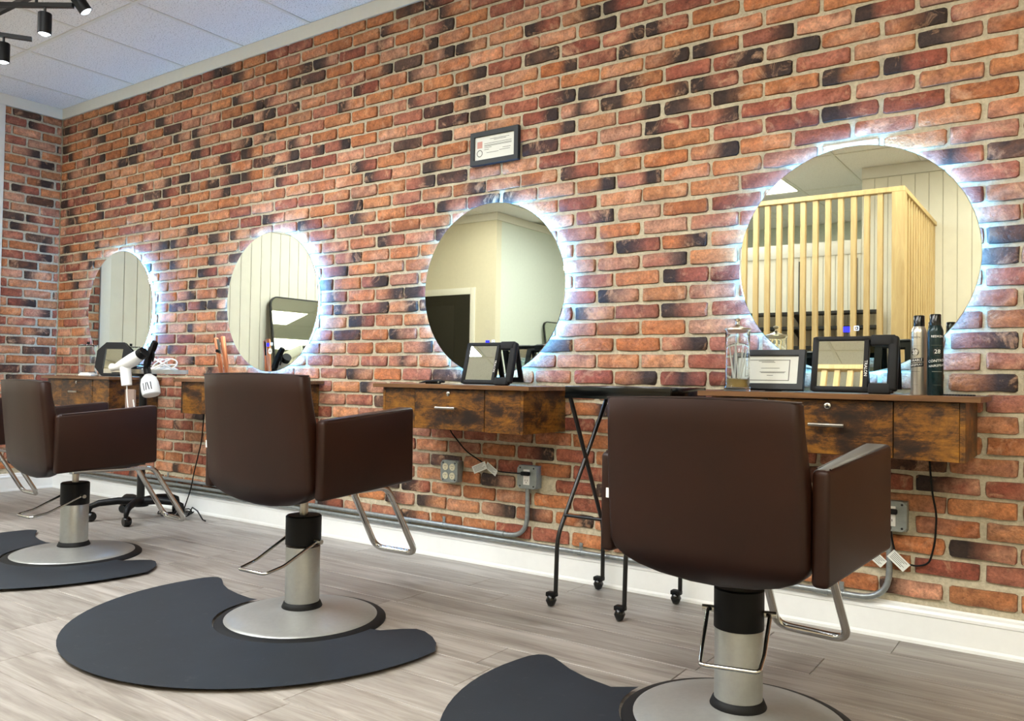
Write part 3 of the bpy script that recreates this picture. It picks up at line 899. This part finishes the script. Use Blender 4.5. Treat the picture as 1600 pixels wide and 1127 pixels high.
def spray_can(label, x, y, body, ink, lines, num, rz, bands=()):
    t = thing('hairspray_can', label, 'can', (x, y, TOP), rz)
    R = .0232
    latheo('body', body, [(0, 0), (R-.001, 0), (R, .002), (R, .196), (R-.001, .203), (R-.004, .211), (.0165, .217), (0, .217)], t, 36)
    latheo('cap', 'black_gloss', [(0, .252), (.0145, .252), (.0162, .250), (.0165, .2165), (0, .2165)], t, 32)
    def wrap(x_, z_): 
        a = x_/R-pi/2; return Vector(((R+.0004)*cos(a), (R+.0004)*sin(a), z_))
    bm = bmesh.new()
    if bands:
        bb = bmesh.new()
        for z in bands:
            n = 14; a = [bb.verts.new(wrap(-.026+.052*k/n, z-.0062+(-.026+.052*k/n)*.1)) for k in range(n+1)]; b = [bb.verts.new(wrap(-.026+.052*k/n, z+.0062+(-.026+.052*k/n)*.1)) for k in range(n+1)]
            for v in a+b: v.co.x *= .995; v.co.y *= .995
            for k in range(n): bb.faces.new((a[k], a[k+1], b[k+1], b[k]))
        for v in bb.verts:
            r_ = math.hypot(v.co.x, v.co.y); v.co.x *= (R+.0002)/r_; v.co.y *= (R+.0002)/r_
        finish(bb, 'label_band', 'ink_black', t)
        bt = bmesh.new()
        for txt, size, z in lines[1:]: text_bm(bt, txt, size, lambda a, b, z=z: wrap(a, z+b+a*.10))
        finish(bt, 'band_lettering', 'white_ink', t); lines = lines[:1]
    for txt, size, z in lines: text_bm(bm, txt, size, lambda a, b, z=z: wrap(a, z+b+a*.10*(1 if z < .12 else 0)))
    finish(bm, 'lettering', ink, t)
    bm = bmesh.new(); vs = [bm.verts.new(wrap(.0125*cos(2*pi*k/20), .135+.0125*sin(2*pi*k/20))) for k in range(20)]; bm.faces.new(vs)
    for k in (-1, 0, 1): pass
    finish(bm, 'number_badge', 'ink_black', t)
    bm = bmesh.new()
    def wrap2(a, b): 
        q = a/R-pi/2; return Vector(((R+.0008)*cos(q), (R+.0008)*sin(q), .135+b))
    text_bm(bm, num, .0175, wrap2)
    finish(bm, 'number', 'white_ink', t)
    bm = bmesh.new()
    for z0, z1, wd in ((.073, .0745, .015), (.032, .0325, .012), (.112, .1123, .018), (.155, .1553, .018)):
        n = 8
        a = [bm.verts.new(wrap(-wd+2*wd*k/n, z0)) for k in range(n+1)]; b = [bm.verts.new(wrap(-wd+2*wd*k/n, z1)) for k in range(n+1)]
        for k in range(n): bm.faces.new((a[k], a[k+1], b[k+1], b[k]))
    finish(bm, 'label_rule', 'print_ink', t)
    return t
spray_can('silver hairspray can with black cap, left of the dark can', 5.891, -.203, 'can_silver', 'ink_black', [('REDKEN', .0085, .182), ('DURABLE', .0105, .109), ('HAIRSPRAY', .0092, .094)], '22', radians(-22), (.109, .094))
spray_can('dark teal hairspray can with black cap and number 28', 5.942, -.237, 'can_teal', 'white_ink', [('REDKEN', .0095, .182), ('CONTROL', .0112, .107), ('HAIRSPRAY', .0100, .092)], '28', radians(22))
def comb_flat():
    bm = bmesh.new(); box(bm, -.06, .06, -.03, .03, 0, .004, bev=.0015, seg=1)
    for k in range(14): box(bm, -.055+k*.008, -.052+k*.008, -.055, -.029, .0005, .0035)
    tag(finish(bm, 'flat_comb', 'black_plastic', None, (5.985, -.17, TOP), (0, 0, .15)), 'flat black comb lying right of the dark spray can', 'comb')
comb_flat()
def hair_clip():
    t = thing('hair_clip', 'small black hair clip lying on the third station', 'clip', (3.835, -.16, TOP), .1)
    for s in (-1, 1):
        bm = bmesh.new(); pts = [(-.075, 0, .004), (-.03, s*.006, .010), (.03, s*.012, .013), (.06, s*.010, .010)]
        tube(bm, pts, [.002, .006, .008, .005], 8); finish(bm, 'jaw', 'black_plastic', t, smooth=60)
    bm = bmesh.new(); tube(bm, [(.045, -.018, .009), (.045, .018, .009)], .004, 10); finish(bm, 'spring', 'chrome_dull', t, smooth=40)
    for k in range(5): boxo('tooth', 'black_plastic', (-.03+k*.016, -.027+k*.016, -.014, .014, .0, .008), t)
hair_clip()
def flat_iron():
    t = thing('flat_iron', 'rose gold flat iron standing upright on the second station', 'hair iron', (2.33, -.20, TOP), .3)
    for s in (-1, 1):
        bm = bmesh.new(); box(bm, s*.017-.010, s*.017+.010, -.012, .012, .0, .245, bev=.005, seg=2)
        a = finish(bm, 'arm', 'copper', t, rot=(0, radians(-11+s*1.5), 0), smooth=40)
        boxo('plate', 'black_gloss', (s*.007-.0012, s*.007+.0012, -.010, .010, .15, .235), a)
    bm = bmesh.new(); lathe(bm, [(0, .008), (.009, .008), (.009, -.008), (0, -.008)], 16)
    finish(bm, 'hinge', 'black_plastic', t, (-.045, -.014, .16), (radians(90), 0, 0), 40)
flat_iron()

# ------------------------------------------------------------------ trolleys
def caster(parent, x, y, ball=.025, stem=.05):
    bm = bmesh.new(); lathe(bm, [(0, ball*2), (ball*.6, ball*1.8), (ball, ball), (ball*.6, ball*.2), (0, 0)], 14, 0, 0)
    for v in bm.verts: v.co.x *= .8
    o = finish(bm, 'caster', 'black_gloss', parent, (x, y, 0), smooth=50)
    bm = bmesh.new(); box(bm, -.02, .02, -.012, .02, ball*1.5, ball*2.2, bev=.004, seg=2); tube(bm, [(.012, .012, ball*1.8), (.012, .012, stem+.012)], .006, 8)
    finish(bm, 'caster_fork', 'black_plastic', o, smooth=40)
    return o
def folding_cart():
    t = thing('folding_cart', 'black folding tray cart on casters between the two nearest stations', 'cart', (4.843, -.222, 0))
    bm = bmesh.new()
    x0, x1, y0, y1 = -.15, .285, -.165, .165
    box(bm, x0, x1, y0, y1, .798, .808)
    for d in ((x0, x1, y0, y0+.012), (x0, x1, y1-.012, y1), (x0, x0+.012, y0+.012, y1-.012), (x1-.012, x1, y0+.012, y1-.012)):
        box(bm, *d, .806, .845, bev=.003, seg=2)
    finish(bm, 'tray', 'black_gloss', t, smooth=30)
    bot = [(-.178, -.165), (-.155, .165), (.118, -.172), (.19, .160)]
    for s, (bf, bb), xt in ((-1, (bot[0], bot[1]), -.125), (1, (bot[2], bot[3]), .20)):
        # front foot rises, then leans to the back edge of the tray; rear foot the other way
        tubeo('leg', 'black_metal', [(bf[0], bf[1], .05), (bf[0]+.004, bf[1], .265), (xt, .13, .80)], .0085, t, 10, .05, 5)
        tubeo('leg', 'black_metal', [(bb[0], bb[1], .05), (bb[0], bb[1], .265), (xt-.012, -.145, .80)], .0085, t, 10, .05, 5)
    tubeo('cross_bar', 'black_metal', [(-.165, -.13, .345), (.125, -.13, .345)], .006, t)
    tubeo('cross_bar', 'black_metal', [(-.15, .14, .30), (.185, .14, .30)], .006, t)
    for x, y in bot: caster(t, x-.012, y-.012, .025, .052)
folding_cart()
def star_trolley():
    t = thing('tool_trolley', 'wheeled tool trolley with black five-star base beside the far left station', 'trolley', (1.73, -.335, 0))
    latheo('pole', 'black_metal', [(0, .862), (.022, .862), (.022, .08), (0, .08)], t, 24)
    latheo('hub', 'black_plastic', [(0, .13), (.03, .128), (.042, .118), (.045, .075), (0, .072)], t, 24)
    for k in range(5):
        a = radians(-118+72*k); c_, s_ = cos(a), sin(a)
        bm = bmesh.new()
        tube(bm, [(c_*.03, s_*.03, .105), (c_*.12, s_*.12, .112), (c_*.22, s_*.22, .104), (c_*.262, s_*.262, .088), (c_*.272, s_*.272, .062), (c_*.272, s_*.272, .050)], [.024, .021, .019, .017, .013, .011], 10)
        lg = finish(bm, 'base_leg', 'black_plastic', t, smooth=60)
        bm = bmesh.new(); lathe(bm, [(0, .020), (.022, .020), (.028, .012), (.028, -.012), (.022, -.020), (0, -.020)], 18)
        finish(bm, 'wheel', 'black_gloss', lg, (c_*.260, s_*.260, .0285), (radians(90), 0, a+.7), 40)
    bm = bmesh.new(); x0, x1, y0, y1 = -.14, .228, -.185, .165
    prism(bm, rrect(x0, x1, y0, y1, .04), 'z', .862, .868)
    ring_prism(bm, rrect(x0, x1, y0, y1, .04), rrect(x0+.006, x1-.006, y0+.006, y1-.006, .036), 'z', .868, .887)
    finish(bm, 'tray', 'tray_metal', t, smooth=30)
    boxo('tray_bracket', 'black_metal', (-.06, .06, -.05, .05, .845, .8615), t, bev=.004)
    # tool holder ring at the front
    for x in (.07, .19): tubeo('holder_ring', 'black_metal', [(x+.022*cos(q*pi/8), -.209+.022*sin(q*pi/8), .8655) for q in range(17)], .003, t, 6)
star_trolley()
TRAY = .868
def hair_dryer():
    t = thing('hair_dryer', 'white hair dryer hanging nose-up at the front of the tool trolley', 'hair dryer', (1.93, -.572, .828))
    bm = bmesh.new(); tube(bm, [(.10, .02, .125), (.06, .01, .10), (.0, 0, .075), (-.035, -.005, .066)], [.030, .034, .030, .022], 16)
    finish(bm, 'barrel', 'white_plastic', t, smooth=50)
    bm = bmesh.new(); tube(bm, [(-.035, -.005, .066), (-.06, -.008, .062), (-.085, -.01, .060)], [.020, .016, .021], 14); finish(bm, 'nozzle', 'white_plastic', t, smooth=50)
    bm = bmesh.new(); tube(bm, [(.01, 0, .07), (.02, 0, .02), (.028, 0, -.03)], [.026, .026, .024], 14); finish(bm, 'handle', 'white_plastic', t, smooth=50)
    bm = bmesh.new(); tube(bm, [(.10, .02, .125), (.125, .026, .142)], [.029, .026], 16); finish(bm, 'rear_grille', 'black_plastic', t, smooth=50)
    t.scale = (1.2, 1.1, 1.1)
    tubeo('cord', 'white_plastic', [(.028, 0, -.03), (.035, 0, -.11), (.07, .0, -.235), (.11, .0, -.20), (.085, 0, -.10)], .003, t, 6, .04, 4)
hair_dryer()
def tool_wrap():
    bm = bmesh.new(); prism(bm, [(-.048, 0), (.048, 0), (.058, -.17), (-.040, -.17)], 'y', -.006, .006)
    bmesh.ops.bevel(bm, geom=bm.edges[:], offset=.004, segments=2, affect='EDGES')
    tag(finish(bm, 'tool_sleeve', 'taupe', None, (1.99, -.565, .775), smooth=40), 'taupe tapered sleeve hanging under the white hair dryer', 'sleeve')
tool_wrap()
def spray_bottle():
    t = thing('spray_bottle', 'white spray bottle with black trigger hanging on the tool trolley', 'bottle', (2.075, -.49, .742))
    t.rotation_euler = (0, radians(-20), 0)
    latheo('bottle', 'spray_plastic', [(0, 0), (.042, 0), (.048, .006), (.050, .03), (.048, .07), (.040, .10), (.022, .118), (.018, .124), (0, .124)], t, 28)
    latheo('neck', 'black_plastic', [(0, .172), (.016, .172), (.020, .165), (.020, .122), (0, .122)], t, 20)
    bm = bmesh.new(); prism(bm, [(.022, .165), (-.012, .165), (-.006, .195), (.05, .245), (.115, .285), (.135, .262), (.10, .232), (.05, .205)], 'y', -.013, .013)
    bmesh.ops.bevel(bm, geom=bm.edges[:], offset=.004, segments=2, affect='EDGES')
    finish(bm, 'trigger_head', 'black_plastic', t, smooth=40)
    bm = bmesh.new(); tube(bm, [(.09, 0, .235), (.085, 0, .20), (.065, 0, .175)], [.006, .005, .004], 8); finish(bm, 'trigger', 'black_plastic', t, smooth=50)
    bm = bmesh.new()
    for k, tilt in ((-.020, 0), (-.006, .006), (.006, -.006), (.020, 0)):
        a0 = k/.0495-pi/2+.7
        v = [bm.verts.new((.0503*cos(a0+q/.0495+dz*tilt/.05/.0495*1.0), .0503*sin(a0+q/.0495+dz*tilt/.05/.0495), .045+dz)) for q, dz in ((-.0025, -.022), (.0025, -.022), (.0025, .022), (-.0025, .022))]
        bm.faces.new(v)
    finish(bm, 'printed_marks', 'ink_black', t)
spray_bottle()
def cord_pile(name, label, mat, cx, cy, z0, rx, ry, h, n, r, seed):
    rng = random.Random(seed); bm = bmesh.new()
    for k in range(n):
        ox, oy = rng.uniform(-.3, .3)*rx, rng.uniform(-.3, .3)*ry; a0 = rng.uniform(0, 6.28); sx, sy = rng.uniform(.4, .75), rng.uniform(.4, .75)
        tl = rng.uniform(0, h); pts = []
        for i in range(19):
            a = a0+2*pi*i/18*rng.uniform(.98, 1.02)
            pts.append((ox+rx*sx*cos(a), oy+ry*sy*sin(a), r+.002+tl*(.5+.5*sin(a+k))+.002*(k % 3)))
        tube(bm, pts, r, 6)
    return tag(finish(bm, name, mat, None, (cx, cy, z0), smooth=60), label, 'cord')
cord_pile('extension_cord', 'tangled white cord piled on the right of the trolley tray', 'white_plastic', 1.85, -.30, TRAY, .10, .13, .085, 13, .0042, 4)
cord_pile('appliance_cord', 'tangled black cord on the trolley tray beside the spray bottle', 'black_plastic', 1.72, -.33, TRAY, .10, .10, .04, 6, .0035, 9)
def white_cup():
    t = thing('white_cup', 'small white cup at the left end of the trolley tray', 'cup', (1.66, -.445, TRAY))
    latheo('cup', 'white_plastic', [(0, 0), (.026, 0), (.03, .004), (.033, .045), (.030, .045), (.027, .006), (0, .005)], t, 24)
    tubeo('cup_handle', 'white_plastic', [(.031, 0, .036), (.05, 0, .034), (.05, 0, .014), (.029, 0, .012)], .004, t, 8, .01, 3)
white_cup()
def floor_cords():
    rng = random.Random(8); bm = bmesh.new()
    for k in range(6):
        ox, oy = rng.uniform(-.12, .12), rng.uniform(-.05, .05); rx, ry = rng.uniform(.05, .14), rng.uniform(.03, .06); a0 = rng.uniform(0, 6)
        tube(bm, [(ox+rx*cos(a0+2*pi*i/16), oy+ry*sin(a0+2*pi*i/16), .005+(.03*max(0, sin(a0+i*.6)) if k % 2 else .001*k)) for i in range(15)], .0035, 6)
    tube(bm, [(.05, .02, .006), (.12, .0, .06), (.2, -.02, .05), (.27, -.03, .006), (.31, -.04, .006)], .004, 6)
    tag(finish(bm, 'cord_bundle', 'black_plastic', None, (1.80, -.115, 0), smooth=60), 'tangle of black power cords on the floor by the baseboard', 'cord')
floor_cords()

# ------------------------------------------------------------------ conduit, outlets, cords
def conduit(name, label, pts, fr, straps, couplings):
    t = thing(name, label, 'conduit', (0, 0, 0)); yc = -.027
    P = [(x, yc, z) for x, z in pts]
    tubeo('pipe', 'galvanised', P, .0105, t, 14, fr, 8)
    for x, z in straps:
        bm = bmesh.new(); tube(bm, [(x-.008, yc, z), (x+.008, yc, z)], .0122, 14); box(bm, x-.008, x+.008, -.0165, -.0145, z+.008, z+.038)
        box(bm, x-.003, x+.003, -.019, -.0165, z+.022, z+.028)
        finish(bm, 'strap', 'galvanised', t, smooth=40)
    for x, z in couplings:
        bm = bmesh.new(); tube(bm, [(x-.025, yc, z), (x+.025, yc, z)], .0132, 14); finish(bm, 'coupling', 'galvanised', t, smooth=40)
    return t
conduit('conduit', 'grey conduit bending up to the outlet box with a white device', [(.3, .162), (4.289, .162), (4.289, .39)], .10, [(1.6, .162), (2.9, .162), (3.80, .162)], [(4.14, .162)])
conduit('conduit', 'lowest grey conduit along the baseboard, bending up behind the nearest chair', [(.3, .1325), (5.777, .1325), (5.777, .38)], .10, [(1.2, .1325), (2.3, .1325), (3.58, .1325), (4.56, .1325), (5.62, .1325)], [(5.55, .1325)])
conduit('conduit', 'upper grey conduit on the left, bending up under the far station', [(1.18, .42), (1.18, .192), (2.72, .192), (2.72, .42)], .07, [(1.5, .192), (2.5, .192)], [(1.32, .192)])
def outlet_box(x, z, label, kind):
    t = thing('outlet_box', label, 'outlet', (x, 0, z))
    d = -.047
    boxo('box', 'box_grey', (-.05, .05, -.043, -.002, -.05, .05), t, bev=.003)
    c = .014; a = .052
    prismo('cover', 'box_grey', [(-a+c, -a), (a-c, -a), (a, -a+c), (a, a-c), (a-c, a), (-a+c, a), (-a, a-c), (-a, -a+c)], 'y', d-.002, -.0435, t, bev=.0012, seg=1)
    for sx in (-.04, .04):
        for sz in (-.04, .04):
            bm = bmesh.new(); lathe(bm, [(0, .0015), (.0035, .001), (.004, 0)], 10); finish(bm, 'screw', 'black_metal', t, (sx*.9, d-.002, sz), (radians(90), 0, 0))
    if kind == 'quad':
        for sx in (-.021, .021):
            for sz in (-.021, .021):
                r = latheo('receptacle', 'ivory', [(0, .003), (.0155, .003), (.0165, .002), (.0165, 0)], t, 24, (sx, d-.002, sz), (radians(90), 0, 0))
                bm = bmesh.new()
                for q in (-.005, .005): box(bm, q-.001, q+.001, .001, .008, .003, .0034)
                box(bm, -.002, .002, -.009, -.005, .003, .0034)
                finish(bm, 'slots', 'ink_black', r)
    else:
        r = boxo('receptacle', 'white_plastic', (-.017, .017, d-.006, d-.002, -.034, .034), t, bev=.002)
        bm = bmesh.new()
        for q in (-.006, .006): box(bm, q-.001, q+.001, d-.0064, d-.006, -.018, -.010)
        box(bm, -.002, .002, d-.0064, d-.006, -.026, -.022); finish(bm, 'slots', 'ink_black', r)
        boxo('hood_tab', 'black_plastic', (-.020, .024, d-.026, d-.006, .008, .026), t, bev=.005, seg=2)
    return t
outlet_box(3.852, .423, 'square grey outlet box with four ivory sockets, left of the other box', 'quad')
outlet_box(4.297, .432, 'square grey outlet box with a black plug, right of the four-socket box', 'device')
outlet_box(5.783, .424, 'grey outlet box half hidden behind the nearest chair', 'device')
def cord_with_tags(label, pts, tags, fr):
    t = thing('power_cord', label, 'cord', (0, 0, 0))
    tubeo('cord', 'black_plastic', pts, .0032, t, 8, fr, 5)
    for (x, y, z), ang, w_, h_ in tags:
        o = boxo('warning_tag', 'paper', (-w_/2, w_/2, -.0006, .0006, -h_/2, h_/2), t, loc=(x, y, z), rot=(radians(8), radians(ang), 0))
        o['label'] = 'white printed tag'
        bm = bmesh.new()
        for k in range(5): box(bm, -w_*.40, w_*(.38-.1*(k % 3)), -.0011, -.0007, h_*(.30-.15*k), h_*(.30-.15*k)+h_*.05)
        finish(bm, 'printed_lines', 'print_ink', o)
cord_with_tags('black mirror cord with white tags under the third station', [(3.842, -.05, .66), (3.842, -.03, .61), (3.93, -.02, .522), (4.025, -.022, .478), (4.12, -.024, .441), (4.22, -.04, .443), (4.278, -.066, .449)],
               [((4.02, -.03, .452), -22, .082, .036), ((4.085, -.026, .45), 32, .07, .032)], .03)
cord_with_tags('black mirror cord with white tags hanging at the right of the nearest station', [(5.897, -.03, .65), (5.899, -.022, .60), (5.906, -.02, .511), (5.920, -.02, .44), (5.915, -.02, .342), (5.898, -.02, .272), (5.856, -.02, .258), (5.80, -.034, .275), (5.786, -.038, .35), (5.783, -.05, .39)],
               [((5.808, -.042, .275), 42, .068, .036), ((5.742, -.034, .270), 40, .05, .034)], .03)
tag(tubeo('power_cord', 'black_plastic', [(2.135, -.2, .655), (2.135, -.2, .60), (2.12, -.2, .47), (2.03, -.18, .30), (1.95, -.15, .17), (1.86, -.13, .05), (1.85, -.12, .01)], .0035, None, 8, .05, 5), 'thin black cord hanging from the second station to the floor', 'cord')

# ------------------------------------------------------------------ track light
def track_light():
    t = thing('track_light', 'black multi-arm ceiling spotlight fixture at the top left corner', 'light', (2.0, -1.40, CEIL))
    Z = 2.60-CEIL
    latheo('canopy', 'black_metal', [(0, 0), (.07, 0), (.07, -.02), (0, -.025)], t, 28)
    tubeo('stem', 'black_metal', [(0, 0, -.02), (0, 0, Z+.05)], .012, t)
    def bar(a, b, z): 
        d = (Vector(b)-Vector(a)); L = d.length
        boxo('bar', 'black_metal', (0, L, -.011, .011, -.010, .010), t, loc=(a[0]-2.0, a[1]+1.40, z), rot=(0, 0, math.atan2(d.y, d.x)))
    bar((1.66, -1.64), (2.40, -1.135), Z)
    bar((1.42, -1.66), (1.82, -1.055), Z-.001)
    bar((1.62, -1.242), (2.36, -1.226), Z+.06)
    tubeo('bar_post', 'black_metal', [(.255, .166, Z-.005), (.255, .166, Z+.065)], .007, t)
    tubeo('bar_post', 'black_metal', [(-.305, .16, Z-.005), (-.305, .16, Z+.065)], .007, t)
    def head(x, y, z, rot, lamp=True):
        e = (x-2.0, y+1.40, z)
        h = latheo('spot_head', 'black_plastic', [(.0, -.048), (.028, -.048), (.030, -.046), (.030, .050), (.0275, .052), (.0275, .03), (0, .03)], t, 24, (e[0], e[1], e[2]), rot)
        for v in h.data.vertices: v.co.z = -v.co.z
        latheo('lens', 'spot_lens', [(0, -.060), (.014, -.057), (.0265, -.049), (.0265, -.045), (0, -.045)], h, 24)
        tubeo('spot_stem', 'black_metal', [(0, 0, .04), (0, 0, .09)], .006, h)
        if lamp:
            l = bpy.data.lights.new('spot', 'SPOT'); l.energy = SPOT_W; l.color = (.86, .94, 1); l.spot_size = radians(95); l.spot_blend = .8; l.shadow_soft_size = .03
            o = bpy.data.objects.new('spot', l); C.objects.link(o); o.parent = h; o.location = (0, 0, -.075)
    head(2.29, -1.21, Z-.086, (0, 0, 0)); head(1.75, -1.16, Z-.09, (0, 0, 0))
    head(2.42, -1.115, Z+.02, (radians(28), radians(-22), 0)); head(1.60, -1.62, Z-.10, (0, 0, 0))
track_light()

# ------------------------------------------------------------------ things seen only in the mirrors
def partition():
    t = thing('slat_partition', 'pale pine slatted partition reflected in the largest mirror', 'partition', (5.28, -3.36, 0))
    H = 2.25; S = .038
    boxo('post', 'pine', (-.085, .0, -.085, .0, 0, H-.0005), t, bev=.002, seg=1)
    boxo('rail', 'pine', (-1.9, 0, -.06, 0, H, H+.036), t, bev=.002, seg=1)
    boxo('rail', 'pine', (-.06, 0, -1.57, -.0605, H, H+.036), t, bev=.002, seg=1)
    boxo('rail', 'pine', (-1.9, -.086, -.05, -.01, 0, .036), t)
    boxo('rail', 'pine', (-.05, -.01, -1.57, -.086, 0, .036), t)
    x = -.165; pr = None; k = 0
    while x > -1.88:
        if pr is None: pr = boxo('slat', 'pine', (-S/2, S/2, -.05, -.012, .036, H), t, bev=.002, seg=1); o = pr
        else: o = pr.copy(); C.objects.link(o); o.parent = t
        o.location = (x, 0, 0); x -= .091
    p2 = None; y = -.16
    while y > -1.55:
        if p2 is None: p2 = boxo('slat', 'pine', (-.05, -.012, -S/2, S/2, .036, H), t, bev=.002, seg=1); o = p2
        else: o = p2.copy(); C.objects.link(o); o.parent = t
        o.location = (0, y, 0); y -= .115
partition()
def wall_shelf():
    t = thing('wall_shelf', 'black wall shelves behind the slatted partition, seen in the largest mirror', 'shelf', (4.1, -4.95, 0))
    for x in (.014, .516): boxo('standard', 'shelf_black', (x-.012, x+.012, .0, .014, .9, 2.02), t)
    for z in (1.50, 1.36, 1.18, 1.02):
        boxo('shelf_board', 'shelf_black', (-1.0, .74, .016, .27 if z < 1.5 else .22, z, z+.025), t)
        for x in (.014, .516): prismo('bracket', 'shelf_black', [(.014, z-.001), (.2, z-.001), (.2, z-.012), (.014, z-.075)], 'x', x-.006, x+.006, t)
wall_shelf()
def floor_mirror(label, loc, rz, w_=.72, h_=1.62):
    t = thing('floor_mirror', label, 'mirror', loc, rz)
    rot = (radians(-8.5), 0, 0)
    bm = bmesh.new(); ring_prism(bm, rrect(-w_/2, w_/2, 0, h_, .09, 6), rrect(-w_/2+.012, w_/2-.012, .012, h_-.012, .08, 6), 'y', -.025, 0)
    finish(bm, 'frame', 'black_metal', t, rot=rot, smooth=30)
    prismo('mirror_glass', 'mirror_glass', rrect(-w_/2+.011, w_/2-.011, .011, h_-.011, .08, 6), 'y', -.020, -.004, t, rot=rot)
    return t
floor_mirror('tall black rimmed floor mirror leaning on the left boards, reflected in the second mirror', (.27, -2.36, .002), radians(90))
floor_mirror('tall black rimmed floor mirror leaning in the corridor, reflected in the third mirror', (.86, -6.2, .002), radians(90))
def hood_dryer():
    t = thing('hood_dryer', 'grey domed hood dryer reflected at the lower right of the third mirror', 'dryer', (1.12, -5.25, 0))
    latheo('hood', 'hood_grey', [(0, 1.24), (.08, 1.225), (.14, 1.18), (.17, 1.11), (.175, 1.0), (.17, 1.0), (.16, 1.1), (.13, 1.17), (0, 1.22)], t, 32)
    latheo('pole', 'chrome_dull', [(0, 1.0), (.018, 1.0), (.018, .05), (0, .05)], t, 16, (-.19, 0, 0))
    tubeo('hood_arm', 'chrome_dull', [(-.19, 0, .98), (-.19, 0, 1.1), (-.172, 0, 1.1)], .012, t, 10, .03)
    latheo('base', 'black_plastic', [(0, .06), (.04, .055), (.2, .02), (.22, 0), (0, 0)], t, 32, (-.19, 0, 0))
hood_dryer()
